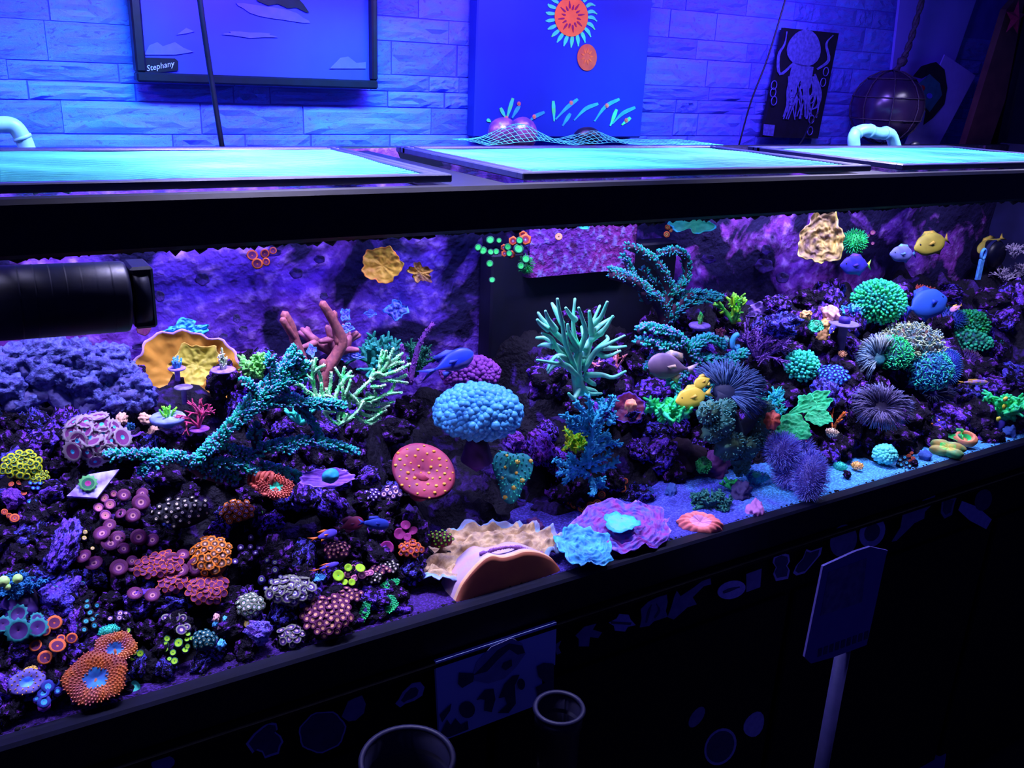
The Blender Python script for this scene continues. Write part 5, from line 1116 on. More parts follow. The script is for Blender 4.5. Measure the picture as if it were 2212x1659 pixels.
plate('dark crimson round plate with a peach knob', 1357, 882, 36, 34, mat('crimson', (.16,.01,.05), (.06,.01,.08), scale=60), cm('deep','purple'), cm('dpurple'), Y=1.18, up=.2, cup=.12, wob=.05, name='round_plate_coral')
P0 = onY(1362, 875, 1.165); tag(finish('peach_knob', *blob((0,0,0), 13*mpp(P0), 3, .35, 2, 4), cm('peach','coralred'), loc=P0), 'peach orange knob on the crimson plate', 'coral')
rock(1370, 895, 22, 'purple crust lump under the peach knob', Y=1.175, k=3)
bush('bright green stubby coral below the yellow fish', 1442, 900, 84, 44, 9, 2, 9, cm('seag','green'), Y=1.20, seed=15, name='stubby_coral', spread=1.3, nub=5)
fan('large blue grey feathery anemone in the right middle', 1568, 846, 92, 74, 480, mat('bluegrey_feather', (.1,.2,.42), (.06,.1,.25), scale=40), mat('feather_disc', (.02,.03,.08), (.015,.02,.06)), Y=1.16, up=.2, L=1.0, r=1.6, dz=.35, dirs=(-50, 150))
OL = mat('olive_teal_frill', (.06,.25,.2), (.1,.2,.08), scale=30, bump=.6)
o = branches('olive teal fuzzy tree coral below the feathery anemone', (1590, 985), [[22,14,(1590,985,0),(1588,940,0),(1580,900,0)],[16,12,(1588,945,0),(1620,910,0),(1640,880,4)],[16,12,(1588,945,0),(1550,915,-4),(1525,890,-6)]], 18, 12, mat('olive_trunk', (.04,.06,.08), (.02,.03,.05)), Y=1.13, name='tree_leather_coral')
P0 = o.location; s = mpp(P0)
for x, y, r, dy in ((1530,890,26,0),(1555,915,32,-4),(1540,930,26,-4),(1575,960,34,-10),(1610,965,30,-8),(1640,920,28,0),(1650,885,22,4),(1630,950,24,-4),(1600,990,24,-6),(1565,885,24,4),(1600,1010,18,-4)):
    g = G(); c = onY(x, y, P0.y+dy*s)-P0; rs = random.Random(x); V, F = blob(c, r*s, 3, .4, 3, x, (1,.7,.9)); g.add(V, F, 0)
    for _ in range(110):
        d = Vector([rs.uniform(-1,1) for _ in range(3)]).normalized(); d.y = -abs(d.y); p = c+Vector((d.x, d.y*.7, d.z*.9))*r*s*1.0; g.add(*tube([p, p+d*4.5*s], [1.3*s, 1.7*s], 4), 1)
    g.obj('lobe', [OL, mat('olive_polyps', (.08,.4,.36), (.1,.3,.2), scale=60)], o)
bush('cyan white small branching coral right of the feathery anemone', 1660, 905, 52, 70, 7, 3, 5, cm('cyan','seag'), Y=1.15, seed=5, name='branching_coral', nub=4)
P0 = onY(1668, 905, 1.12); 
mushroom('rose red wrinkled ball left of the green plate', 1668, 908, 17, 21, cm('coralred','rust'), cm('coralred','rust'), cm('coralred'), Y=1.10, up=.1, nb=0, cup=.7, wob=.1, k=7)
bush('dim violet feathery sea plume in the right middle', 1640, 782, 120, 85, 10, 4, 3.5, mat('plume_violet', (.2,.08,.4), (.1,.03,.25), scale=90), Y=1.30, seed=24, name='sea_plume', shrink=.8, wig=.2, nub=4)
plate('wavy dim violet plate above the sea plume', 1655, 678, 40, 24, mat('plumplate', (.2,.1,.4), (.1,.05,.28), scale=40), cm('grey','purple'), cm('deep'), Y=1.40, up=.35, cup=.2, ruf=.2, noise_=.15, wob=.12)
GP = mat('green_plate', (.02,.62,.18), (.01,.35,.1), scale=70, bump=.8)
gp = plate('green velvety lobed plate coral, front lobe hanging over the lavender anemone', 1712, 922, 38, 32, GP, cm('seag','green'), cm('dgreen'), Y=1.10, up=.4, cup=-.12, ruf=.05, noise_=.1, wob=.1, k=3, ridge=.02, rf=30, name='green_plate_coral', rimw=1)
plate('green velvety plate coral, upper arm reaching to the right', 1758, 872, 44, 20, GP, cm('seag','green'), cm('dgreen'), Y=1.13, up=.4, cup=.1, wob=.22, k=3, roll=38, noise_=.08, name='green_plate_coral', rimw=1)
plate('green velvety plate coral, round right lobe with pale rim', 1768, 902, 28, 20, GP, cm('seag','green'), cm('dgreen'), Y=1.105, up=.45, cup=.05, ridge=.05, rf=34, noise_=.05, name='green_plate_coral', rimw=1)
plate('green velvety plate coral, upper left corner lobe', 1742, 872, 20, 22, GP, cm('seag','green'), cm('dgreen'), Y=1.14, up=.3, cup=.1, wob=.15, name='green_plate_coral', rimw=1, nr=10, na=40)
dome('small round green teal coral head between dark rocks', 1732, 792, 32, 32, 110, 6.5, [cm('seag','teal'), cm('teal','seag')], Y=1.24, up=.4, kind='finger', core=cm('dteal'), name='hammer_coral', jit=.2, stuff=True)
zoa('pale blue white bubbly cluster left of the torch corals', 1800, 812, 32, 24, 40, 5.5, 'bluedot', Y=1.17, up=.4, m=mat('bluewhite_base', (.15,.3,.7)))
LVM = [mat('lavender', (.26,.24,.8), (.14,.11,.5), scale=60), mat('lav2', (.3,.45,1), (.2,.2,.8))]
for n_, x, y, rx, ry, yy in (('upper left', 1690, 975, 36, 36, 1.085), ('upper right', 1728, 985, 30, 36, 1.08), ('lower left', 1706, 1020, 32, 34, 1.07), ('lower right', 1750, 1030, 34, 52, 1.06)):
    dome('lavender feathery carpet anemone lobe on the sand, '+n_+' of the clump', x, y, rx, ry, 620, 1.9, LVM, Y=yy, up=.15, kind='spike', core=mat('lav_disc', (.10,.09,.36), (.07,.05,.26)), name='carpet_anemone', stuff=True, L=6, cat='anemone', stalk=40 if y < 1000 else 0, wild=.55, jit=.8)
P0 = onZ(1635, 1040, ZB+.012)
mushroom('teal crusted shell lying on the sand', 1634, 1030, 26, 15, cm('teal','seag'), cm('teal','navy'), cm('cyan','teal'), Y=1.13, nb=40, br=2.6, cup=.6, wob=.15, k=3, name='crusted_shell')
rock(1600, 1065, 26, 'dark bluish rock on the sand left of the lavender anemone', Y=1.10, m=mat('darkrock_t', (.04,.03,.16), (.02,.01,.06)), k=5)
bush('low dark green crinkled seaweed at the glass', 1535, 1092, 120, 34, 16, 3, 7, mat('seaweed', (.02,.2,.12), (.01,.1,.1), scale=90, bump=.8), seed=7, name='seaweed', spread=1.5, nub=3)
bush('small green seaweed tuft above the crinkled seaweed', 1580, 1055, 34, 24, 8, 2, 5, cm('dgreen','green'), Y=1.12, seed=8, name='seaweed', spread=1.3)
rock(1630, 1105, 22, 'pink crusted rubble piece on the sand line', Y=1.04, m=cm('pink','purple',scale=90), k=6)
mushroom('glowing green striped crescent disc in the dark hollow', 1520, 1005, 17, 19, cm('void','dgreen'), mat('crescent', (.03,.6,.1), (.01,.12,.04), scale=80), cm('green','dgreen'), Y=1.16, up=.1, nb=36, br=2.4, cup=-.5)
rock(1475, 985, 46, 'large dim brown rounded coral in the dark hollow', Y=1.22, m=mat('dimbrown', (.05,.02,.04), (.02,.01,.02), scale=50, bump=.9), k=0)
rock(1540, 1010, 40, 'dark rock right of the glowing green crescent', Y=1.19, k=4, m=mat('wine_rock', (.16,.03,.2)))
for x, y, r, m_, l in ((1735,958,13,cm('rust','coralred'),'small rust red button behind the lavender anemone'),(1815,1008,15,cm('seag','teal'),'green ringed brain coral on the sand'),(1852,1006,13,cm('peach','ochre'),'small orange brain coral on the sand beside the green ringed one'),(1797,934,14,cm('cream','tan'),'cream coloured shell knob in the right reef'),(1820,765,9,cm('peach','brown'),'small peach ring sponge left of the torch corals')):
    mushroom(l, x, y, r, r*.75, m_, m_, m_, Y=1.10 if y > 900 else 1.22, nb=24, br=2, cup=.6, wob=.05)
bush('orange twig coral rising from the cream shell knob', 1800, 935, 44, 52, 3, 3, 2.6, cm('orange','rust'), Y=1.11, seed=6, spread=.7, name='branching_coral')
rock(1765, 990, 24, 'pale violet flowery crust behind the bright sand', Y=1.14, m=crust('flowercrust', ((.08,.05,.25),(.35,.3,.8),(.25,.2,.7),(.7,.6,1)), 4, 10, .45), k=2)
for x, y, r, l, k in ((1880,930,44,'pitted blue violet rock below the dull anemone, upper left',1),(1850,960,34,'pitted blue violet rock below the dull anemone, lower left',3),(1925,950,32,'pitted blue violet rock below the dull anemone, right',5),(1780,850,36,'violet rock shelf above the green plate',7),(1690,700,34,'violet rubble behind the brown cup frag',2)):
    rock(x, y, r, l, Y=1.16 if y > 840 else 1.28, k=k, m=crust('bv_pitted', ((.012,.006,.08),(.12,.06,.7),(.08,.12,.9),(.35,.35,1)), 3.5, 9, .5))
# right top
plate('tall golden ruffled crust hanging from the top of the rear wall', 1775, 515, 46, 58, mat('golden', (.7,.5,.13), (.2,.11,.12), scale=45, bump=1, detail=5), cm('yellow','tan'), cm('brown'), Y=1.40, up=.08, cup=.12, wob=.12, k=3, ruf=.06, ridge=.12, rf=22, noise_=.12, th=8, name='golden_crust_coral', nr=34)
dome('round green brain like coral high on the right of the wall', 1846, 522, 26, 26, 120, 4, [cm('green','seag')], Y=1.44, up=.1, kind='spike', core=cm('dgreen','green'), name='star_coral', stuff=True, L=1.4)
polyps_at('two pink dots on the wall beside the round green coral', [(1885,503,6),(1876,509,4),(1885,526,4)], 'pinkcream', Y=1.46, up=.05)
plate('green drooping plate at the top edge of the glass', 1500, 478, 44, 26, mat('topgreen', (.03,.55,.28), (.02,.4,.2), scale=50), cm('cyan','seag'), cm('dgreen'), Y=1.44, up=.1, cup=.1, wob=.28, k=3, roll=15, name='green_plate_coral')
polyps_at('pair of tan ring polyps near the top edge of the rear wall', [(1442,491,6),(1440,507,7),(1449,498,4)], 'brownorange', Y=1.46, up=.05)
plate('small turquoise sliver at the top edge of the glass', 1262, 491, 12, 5, cm('cyan','seag'), cm('cyan'), cm('teal'), Y=1.42, up=.1, name='coral_patch', nr=6, na=20)
polyps_at('single salmon ring polyp on the overflow panel', [(1207,512,8)], 'peachring', Y=1.435, up=.05)
polyps_at('cluster of hanging dark green polyps at the top of the overflow', [(1033,535,8),(1059,519,9),(1044,542,9),(1060,545,7),(1072,544,7),(1058,570,8),(1097,534,8),(1120,538,11),(1122,520,8),(1100,548,7),(1063,605,7),(1078,520,6),(1136,560,9),(1125,575,8)], 'greendisc', Y=1.40, up=.05)
polyps_at('rose coloured discs among the hanging green polyps', [(1108,521,10),(1135,518,12),(1105,550,8),(1088,535,7),(1090,548,7),(1130,508,9)], 'redpurple', Y=1.405, up=.05)
fan('small spiky dark green anemone under the hanging polyps', 1136, 572, 20, 24, 90, cm('green','dgreen'), cm('dgreen'), Y=1.39, up=.05, r=.9, dz=.6)
for x, y in ((2190,545),(2200,585),(2170,595)):
    bush({2190:'grey pink feathery tuft at the right edge, upper one',2200:'grey pink feathery tuft at the right edge, middle one',2170:'grey pink feathery tuft at the right edge, left one'}[x], x, y+14, 44, 34, 8, 3, 2.2, cm('greyp','grey'), Y=1.40, seed=x, name='feather_coral', nub=2)
dome('bright seagreen hammer coral dome on the right', 1897, 656, 54, 48, 290, 5.2, [cm('seag','green'), mat('seag2', (.06,.9,.6), (.03,.6,.4))], Y=1.30, up=.4, kind='finger', core=cm('dgreen','dteal'), name='hammer_coral', dz=1.0)
bush('pale blue little tuft left of the seagreen dome', 1836, 690, 40, 36, 6, 2, 5, cm('sky','cyan'), Y=1.31, seed=9, nub=3)
P = onY(1825, 696, 1.25)
plug('flat lavender grey disc with a dark peg on top', 1824, 697, 33, mat('discgrey', (.2,.16,.4), (.14,.1,.3)), Y=1.25, h=60, th=5)
finish('peg', *lathe([(0,0), (.013,0), (.012,.012), (0,.014)], 16), cm('navy','deep'), parent=bpy.context.scene.objects[-1] if False else [o for o in COL.objects if o.get('label') == 'flat lavender grey disc with a dark peg on top'][0])
for x, y, r, l in ((1795,682,22,'rose lilac round lump left of the lavender disc'),(1782,706,20,'peach orange lump left of the lavender disc'),(1740,682,13,'small orange knob behind the green polyp cup')):
    rock(x, y, r, l, Y=1.29, k=1, m=cm('pink','tan') if r == 22 else cm('peach','ochre'), name='sponge', lift=.2)
mushroom('small green cup polyp left of the peach lump', 1762, 703, 17, 15, cm('dgreen'), cm('seag','dgreen'), cm('seag'), Y=1.27, nb=30, br=2, cup=-.4)
rock(1775, 728, 22, 'yellow orange crusted rock fringe under the peach lump', Y=1.28, k=3, m=mat('yo_crust', (.6,.3,.05), (.05,.02,.05), scale=50))
mushroom('brick red rough coral behind the royal blue fish', 1996, 632, 28, 16, cm('coralred','rust',scale=90), cm('coralred','rust',scale=90), cm('coralred'), Y=1.42, nb=50, br=3, cup=.7, wob=.1)
rock(1968, 682, 20, 'grey brown maze patterned coral rock below the blue fish tail', Y=1.34, k=2, m=mat('maze', (.4,.2,.3), (.08,.04,.08), scale=110, bump=1))
rock(1976, 704, 15, 'small maze patterned rock above the torch coral', Y=1.32, k=4, m=mat('maze', (.4,.2,.3)))
rock(2008, 696, 24, 'dull red crusted rock right of the maze patterned rocks', Y=1.35, k=6, m=cm('rust','maroon'))
tag(finish('pink_chip', *blob((0,0,0), .010, 2, .3, 2, 5, (1.3,1,.6)), cm('pink','coralred'), loc=onY(2010, 694, 1.30)), 'bright pink chip on the dull red rock', 'coral')
WM = [mat('torch_yellow', (.62,.65,.28), (.35,.5,.3), scale=40, bump=0), mat('torch_grey', (.35,.5,.45), (.2,.35,.4), scale=40, bump=0)]
dome('large yellow grey torch coral with curling tentacles', 1970, 748, 62, 50, 330, 4.2, WM, Y=1.20, up=.45, kind='worm', core=cm('dteal','brown'), name='torch_coral', stuff=True, L=3.6)
dome('green tipped torch coral between the yellow heads', 1925, 765, 44, 40, 220, 3.6, [cm('seag','green')], Y=1.195, up=.45, kind='worm', core=cm('dteal'), name='torch_coral', stuff=True, L=3.0)
fan('long flowing yellow grey tentacles of the left torch coral', 1898, 775, 44, 52, 230, mat('torch_blueyel', (.35,.4,.35), (.15,.3,.45), scale=20), cm('dteal'), Y=1.19, up=.3, dirs=(60, 260), L=1.15, r=1.3, dz=.6, name='torch_coral')
dome('teal blue torch coral, lowest and frontmost of the torch heads', 2005, 800, 50, 50, 330, 3.6, [cm('teal','seag'), mat('torch_blue', (.05,.4,.6), (.03,.25,.5))], Y=1.15, up=.35, kind='worm', core=cm('navy','dteal'), name='torch_coral', stuff=True, L=3.2)
dome('blue fuzzy dome at the right of the teal torch coral', 2045, 795, 30, 42, 260, 2.6, [mat('fuzzblue', (.06,.25,.65), (.04,.15,.5))], Y=1.16, up=.3, kind='spike', core=cm('navy'), name='torch_coral', stuff=True, L=1.8)
dome('dark green bushy hammer coral at the right back', 2095, 705, 38, 34, 200, 4.4, [cm('green','dgreen'), cm('dgreen','seag')], Y=1.27, up=.4, kind='finger', core=cm('dgreen'), name='hammer_coral', stuff=True)
dome('dim blue green fuzzy coral left of the dark green hammer coral', 2052, 690, 34, 26, 160, 3.4, [cm('dteal','navy'), mat('dimblue', (.03,.15,.3))], Y=1.29, up=.4, kind='spike', core=cm('navy'), name='fuzzy_coral', stuff=True, L=1.6)
dome('scattered green tipped polyps below the dark green hammer coral', 2085, 735, 56, 26, 110, 3.6, [cm('seag','dgreen')], Y=1.25, up=.4, kind='bubble', core=cm('void','dteal'), name='bubble_coral', stuff=True)
dome('rosy grey bristly coral right of the teal torch coral', 2085, 785, 34, 30, 200, 3, [mat('rosegrey', (.25,.14,.28), (.14,.08,.2))], Y=1.22, up=.4, kind='spike', core=cm('deep'), name='bristle_coral', stuff=True, L=2)
bush('small green sprig at the far right of the reef', 2150, 765, 44, 34, 6, 3, 3, cm('dgreen','teal'), Y=1.24, seed=17, nub=2)
fan('dull grey brown wispy anemone in front of the torch corals', 1905, 880, 66, 52, 380, mat('wispy', (.16,.13,.26), (.08,.08,.18), scale=30), mat('wispy_disc', (.05,.04,.1)), Y=1.10, up=.25, L=1.05, r=1.1, dz=.6, tipm=cm('bluegrey','grey'))
fan('dim blue grey trailing tentacles under the teal torch coral', 2015, 850, 50, 34, 180, mat('dimtrail', (.04,.05,.16), (.02,.03,.1)), cm('navy','deep'), Y=1.15, up=.2, L=1.0, r=1.6, droop=.3)
bush('neon green and yellow branching coral on a dark pedestal, far right', 2168, 905, 92, 56, 8, 2, 9, cm('green','seag'), Y=1.06, seed=19, name='branching_coral', tipm=cm('seag','green'), nub=5, spread=.95)
PP = [o for o in COL.objects if o.get('label','').startswith('neon green and yellow')][0]; s = mpp(PP.location)
for x, y in ((2170,878),(2190,886),(2157,905),(2172,862)):
    finish('yellow_eye', *blob(onY(x, y, 1.035)-PP.location, 6.5*s, 2, .2, 2, x, (1.1,.6,.9)), cm('yellow','limey'), parent=PP)
finish('pedestal', *tube([Vector((-8*s,.005,.0)), Vector((-8*s,.01,-42*s))], [15*s, 13*s], 14), cm('dpurple','navy'), parent=PP)
plate('dark green leaf shaped plate with orange dots', 2026, 930, 44, 26, cm('dgreen','green'), cm('green','lime'), cm('navy'), Y=1.09, up=.4, cup=.2, wob=.28, k=3, ruf=.12, noise_=.05, name='dotted_plate_coral', roll=6, rimw=1)
PP = [o for o in COL.objects if o.get('label','').startswith('dark green leaf')][0]
for x, y in ((2028,908),(2013,916),(2005,924),(2020,930),(2030,922),(2010,935),(2022,938),(2032,932),(2040,930),(2048,926),(2036,934),(2027,935)):
    finish('dot', *blob(PP.matrix_world.inverted()@onY(x, y, 1.082), 2.6*mpp(PP.location), 1), cm('orange','peach'), parent=PP)
lump('orange doughnut coral with a green centre on the right sand', 2085, 948, 25, 19, mat('donut', (.85,.36,.12), (.7,.2,.12), scale=60), Y=1.04, up=.5, m2=cm('seag','green'), name='doughnut_coral', hole=.8, k=30, groove=.04, noise_=.03)
lump('green and orange lobed coral left of the orange doughnut', 2046, 970, 36, 19, mat('lobegreen', (.05,.45,.15), (.45,.3,.06), scale=30), Y=1.04, up=.4, name='lobed_coral', k=4, groove=.4, m2=cm('orange','green',scale=50), hole=.2)
dome('bright aqua white knobbly dome on the sand', 1911, 984, 25, 24, 90, 4.4, [cm('aqua','seag') if 'aqua' in C else mat('aqua', (.2,1,.8), (.1,.8,.7))], Y=1.07, up=.5, name='knobbly_coral', core=cm('teal','seag'), dz=1)
polyps_at('black polyps with pale blue rings beside the aqua dome', [(1944,995,5),(1954,990,5),(1946,1006,5),(1958,1001,5),(1965,1008,4),(1940,1003,4),(1952,1012,4)], 'bluering', Y=1.05)
polyps_at('rust coloured ring polyps right of the pale blue ringed ones', [(1963,986,5),(1972,992,5),(1969,980,4),(1974,1003,4),(1966,997,4)], 'redring', Y=1.05)
for x, y, r, l in ((2000,985,14,'small blue crusted stone on the right sand, leftmost'),(2180,935,16,'blue crusted stone beside the dark pedestal'),(1975,1000,9,'tiny coral pebble between ring polyps and lobed coral'),(2200,925,14,'violet pebble at the right edge of the sand'),(1830,1025,9,'small dark pebble below the green ringed brain coral'),(1450,1060,16,'blue violet rubble piece on the sand behind the salmon dome'),(1400,1065,14,'second blue violet rubble piece further left on the sand')):
    rock(x, y, r, l, Y=1.05 if x > 1500 else 1.2, k=x % 8, m=mat('bluestone', (.1,.3,.9), (.06,.08,.5), scale=70, bump=.8) if 'blue' in l else None, name='pebble')

# ------------------------------------------------------------ fishes
fish('bright blue slender fish with a forked tail in the open centre', (903, 815), (1022, 762), 46, mat('chromis_blue', (.03,.08,.95), (.02,.05,.75), scale=20, rough=.4, bump=.1), mat('chromis_fin', (.06,.1,.7), (.04,.06,.6)), 1.18, 'oval', tl=.3, fork=.75, belly=mat('chromis_belly', (.12,.12,.6), (.1,.1,.5)))
fish('yellow disc shaped fish near the top right', (2050, 515), (1975, 538), 46, mat('tang_yellow', (.5,.42,.04), (.3,.24,.03), scale=16, bump=.05), cm('ochre','olive'), 1.34, 'tang', tl=.1)
fish('yellow fish partly hidden by the round magnet', (2170, 510), (2112, 545), 30, mat('tang_yellow2', (.4,.35,.04), (.25,.2,.03), scale=16, bump=.05), cm('ochre','olive'), 1.46, 'oval', tl=.15)
fish('pale lilac blue fish left of the yellow disc shaped fish', (1980, 548), (1922, 549), 34, mat('pale_fish', (.2,.22,.6), (.14,.15,.5), bump=.05), cm('sky','bluegrey'), 1.34, 'tang', tl=.14)
fish('dark violet blue fish with a pale yellow tail below the golden crust', (1882, 572), (1815, 574), 40, mat('violet_fish', (.05,.03,.5), (.02,.02,.3), bump=.05), cm('navy','purple'), 1.35, 'tang', tl=.12, tailm=cm('limey','seag'))
fish('royal blue fish right of the seagreen dome', (1950, 672), (2045, 645), 62, mat('royal_fish', (.02,.1,.5), (.015,.07,.4), scale=12, bump=.05), cm('navy','blue'), 1.24, 'tang', tl=.18, fork=.6)
fish('tiny lilac and yellow fish above the dark green hammer coral', (2080, 658), (2052, 672), 12, cm('lav','pink'), cm('yellow','ochre'), 1.24, 'slim', tailm=cm('ochre'))
fish('blurred violet fish with an orange tail in the left rubble', (665, 1168), (728, 1148), 20, mat('anthias', (.12,.07,.65), (.08,.05,.5), bump=0), cm('orange','rust'), 1.08, 'slim', tailm=cm('orange','rust'), tl=.35)
fish('small violet fish with orange tail hovering lower in the rubble', (668, 1236), (732, 1216), 12, mat('anthias', (.12,.07,.65)), cm('orange','rust'), 1.04, 'slim', tailm=cm('orange','rust'), tl=.35)
fish('blurred dark blue fish over the left rubble', (772, 1128), (840, 1134), 26, mat('navy_fish', (.02,.05,.4), (.01,.03,.3), bump=0), cm('navy'), 1.08, 'slim')
fish('dark red fish beside the blurred dark blue one', (722, 1146), (785, 1124), 30, mat('red_fish', (.2,.01,.06), (.1,.005,.04), bump=0), cm('maroon'), 1.10, 'oval')
fish('tiny violet and gold striped fish over the dark right hollow', (2068, 826), (2135, 826), 12, cm('lav','ochre',scale=90), cm('ochre'), 1.12, 'slim')
fish('tiny purple fish with yellow tail by the lavender disc', (1790, 727), (1802, 700), 12, cm('purple','blue'), cm('yellow'), 1.24, 'slim')

# ------------------------------------------------------------ screen lids, net, pipes and things on top
def lid(label, x0, x1, y0, y1, z, pitch, skew=0, tilt=0):
    O = Vector((x0, y0, z)); root = thing('screen_lid', label, 'lid', O); w, d = x1-x0, y1-y0
    for a in ((0, w, 0, .016), (0, w, d-.02, d), (0, w, d-.036, d-.026)): finish('frame_rail', *bbox(a[0], a[1], a[2], a[3], -.004, .006, .0015), M_lidframe, parent=root, smooth=False)
    for a in ((0, .012), (.016, .026), (w-.026, w-.016), (w-.012, w)): finish('frame_rail', *bbox(a[0], a[1], .014, d-.014, -.004, .006, .0015), M_lidframe, parent=root, smooth=False)
    g = G(); rs = random.Random(int(x0*100)); wob = lambda x, y: .0025*noise.noise(Vector((x*9+x0*7, y*9, 0)))
    t = .0008; nX = int(w/pitch); nY = int(d/pitch)
    for i in range(1, nX):
        x = i*pitch; P = [Vector((x, y*d/10, .002+wob(x, y*d/10))) for y in range(11)]; g.add(*tube(P, t, 3, False))
    for j in range(1, nY):
        y = j*pitch; P = [Vector((x*w/20, y, .003+wob(x*w/20, y))) for x in range(21)]; g.add(*tube(P, t, 3, False))
    g.obj('netting', M_net, root)['kind'] = 'stuff'
    return root
lid('left screen lid with bright pale netting', .0, .535, 1.022, 1.425, -.1285, .0085)
lid('middle screen lid with bright pale netting', .64, 1.345, 1.022, 1.43, -.1285, .0085)
lid('right screen lid with bright pale netting', 1.43, 2.11, 1.022, 1.40, -.1285, .0085)
lid('screen lid at the far left corner of the tank', -.7, -.02, 1.022, 1.425, -.1285, .0095)
M_shell = mat('mottled_shell', (.14,.03,.14), (.03,.015,.1), scale=45, rough=.3, bump=.3, spec=.6)
P0 = onY(1106, 306, 1.485); s = mpp(P0); P0.z = -.118
o = thing('clam_shell', 'large mottled two lobed shell lying under the raised net on the middle lid', 'shell', P0)
finish('lobe', *blob((-24*s, 0, 14*s), 34*s, 3, .08, 2, 1, (1,.8,1.0)), M_shell, parent=o)
finish('lobe', *blob((22*s, -4*s, 14*s), 36*s, 3, .08, 2, 5, (1,.8,.95)), M_shell, parent=o)
P0 = onY(1268, 308, 1.475); s2 = mpp(P0); P0.z = -.118
o = thing('black_float', 'rounded black float beside the mottled shell on the middle lid', 'float', P0)
finish('body', *blob((0,0,8*s2), 30*s2, 3, .05, 2, 3, (1.1,.8,.7)), M_black, parent=o)
finish('nozzle', *tube([(20*s2,0,6*s2), (36*s2,0,2*s2)], [8*s2, 6*s2], 10), M_black, parent=o)
# draped net over them
cA, cB = onY(1106, 306, 1.48), onY(1268, 308, 1.475)
def netz(x, y):
    a = math.exp(-(((x-cA.x)/.06)**2+((y-1.46)/.05)**2)); b = math.exp(-(((x-cB.x)/.05)**2+((y-1.46)/.05)**2))
    return -.120+.034*a+.022*b+.002*noise.noise(Vector((x*30, y*30, 0)))
g = G(); xs = (.80, 1.36)
for i in range(52):
    x = xs[0]+(xs[1]-xs[0])*i/51; g.add(*tube([Vector((x, 1.40+j*.011, netz(x, 1.40+j*.011))) for j in range(13)], .0005, 3, False))
for j in range(13):
    y = 1.40+j*.011; g.add(*tube([Vector((xs[0]+(xs[1]-xs[0])*i/50, y, netz(xs[0]+(xs[1]-xs[0])*i/50, y))) for i in range(51)], .0005, 3, False))
tag(g.obj('loose_net', M_net), 'loose fine net draped over the mottled shell and black float', 'net', kind='stuff')

def pipe(label, pts, Y, rp, rings=(), name='pvc_elbow'):
    P = [onY(x, y, Y) for x, y in pts]; o = P[0].copy(); s = mpp(o); root = thing(name, label, 'pipe', o)
    L = smoothline([p-o for p in P], 6); finish('pipe', *tube(L, rp*s, 16), M_pvc, parent=root)
    for u in rings:
        i = int(u*(len(L)-2)); finish('collar', *tube([L[i], L[i+1]], rp*s*1.14, 16), M_pvc, parent=root)
    return root
pipe('pale pipe elbow standing behind the left screen lid', [(62,330),(50,300),(28,272),(-10,270),(-60,276)], 1.46, 17, (0,.3))
pipe('pale curved pipe behind the right screen lid with a pink reflection', [(1845,322),(1846,292),(1868,281),(1895,288),(1922,290),(1934,318)], 1.44, 13, (.25,.5,.75))
pipe('small striped pipe fitting under the left lid edge', [(70,416),(95,408),(120,406),(150,414)], 1.04, 6, (.2,.5,.8), 'pipe_fitting')
P0 = onY(1975, 312, 1.44)
o = thing('lid_clip', 'small round topped clip on the rear edge of the right lid', 'clip', P0)
finish('clip_body', *bbox(-.03, .03, -.01, .01, -.018, -.004, .002), M_black, parent=o, smooth=False)
finish('clip_knob', *blob((.002, 0, -.002), .016, 3, sq=(1,.6,.6)), M_black, parent=o)

# lamp housings over the tank, just above the picture
M_led = bpy.data.materials.new('led_lens'); M_led.use_nodes = True
b_ = M_led.node_tree.nodes['Principled BSDF']; b_.inputs['Emission Color'].default_value = (.4,.4,1,1); b_.inputs['Emission Strength'].default_value = 6; b_.inputs['Base Color'].default_value = (.1,.1,.3,1)
for i, (lx, k) in enumerate(LX):
    o = thing('aquarium_lamp', 'slim black lamp hung over the tank, '+('at its far left end', 'above the left screen lid', 'above the middle screen lid', 'above the right screen lid', 'at its far right end')[i], 'lamp', Vector((lx, 1.2, .275)), 'lamps over the tank')
    finish('housing', *bbox(-.2, .2, -.12, .12, 0, .03, .006), M_black, parent=o, smooth=False)
    for j in range(3): finish('lens', *lathe([(0, -.002), (.02, -.002), (.022, .002), (0, .002)], 16), M_led, parent=o, loc=(-.12+.12*j, 0, -.002))

# ------------------------------------------------------------ pump and fittings inside the tank
P0 = onY(0, 650, 1.045); s = mpp(P0)
A0, B0 = onY(-120, 662, 1.055), onY(276, 640, 1.055); r = 76*mpp(B0)
o = thing('wave_pump', 'big black cylindrical pump hanging at the upper left of the glass', 'pump', B0)
d = (A0-B0)
finish('barrel', *tube([d, d*.03, d*.01, Vector((0,0,0))], [r, r, r*.97, r*.86], 40, True, .01), M_black, parent=o)
for i in range(7):
    q = d*(.1+.085*i); finish('ring', *tube([q, q+d*.008], r*1.006, 40, False), M_black, parent=o)
e = -d.normalized(); up_ = Vector((0,0,1)); 
finish('bracket', *bbox(.002, .026, -.02, .03, -.034, .036, .003), M_black, parent=o, smooth=False)
finish('bracket_wheel', *tube([Vector((.004,0,0)), Vector((.02,0,0))], r*.86, 28, True, .02), M_black, parent=o)
for dz in (.016, -.004): finish('screw', *blob((.012, -.021, dz), .0022, 1), M_lidframe, parent=o)
P0 = onY(2150, 550, 1.44); s = mpp(P0)
o = thing('wall_magnet', 'round black magnet on the rear wall at the right', 'magnet', P0)
finish('puck', *tube([Vector((0,.05,0)), Vector((0,0,0)), Vector((0,-.012,0))], [29*s, 29*s, 25*s], 28, True, .05), M_black, parent=o)
finish('puck_rim', *tube([Vector((0,.01,0)), Vector((0,.0,0))], 31*s, 28, False), M_lidframe, parent=o)
P0 = onY(2112, 605, 1.42); s = mpp(P0)
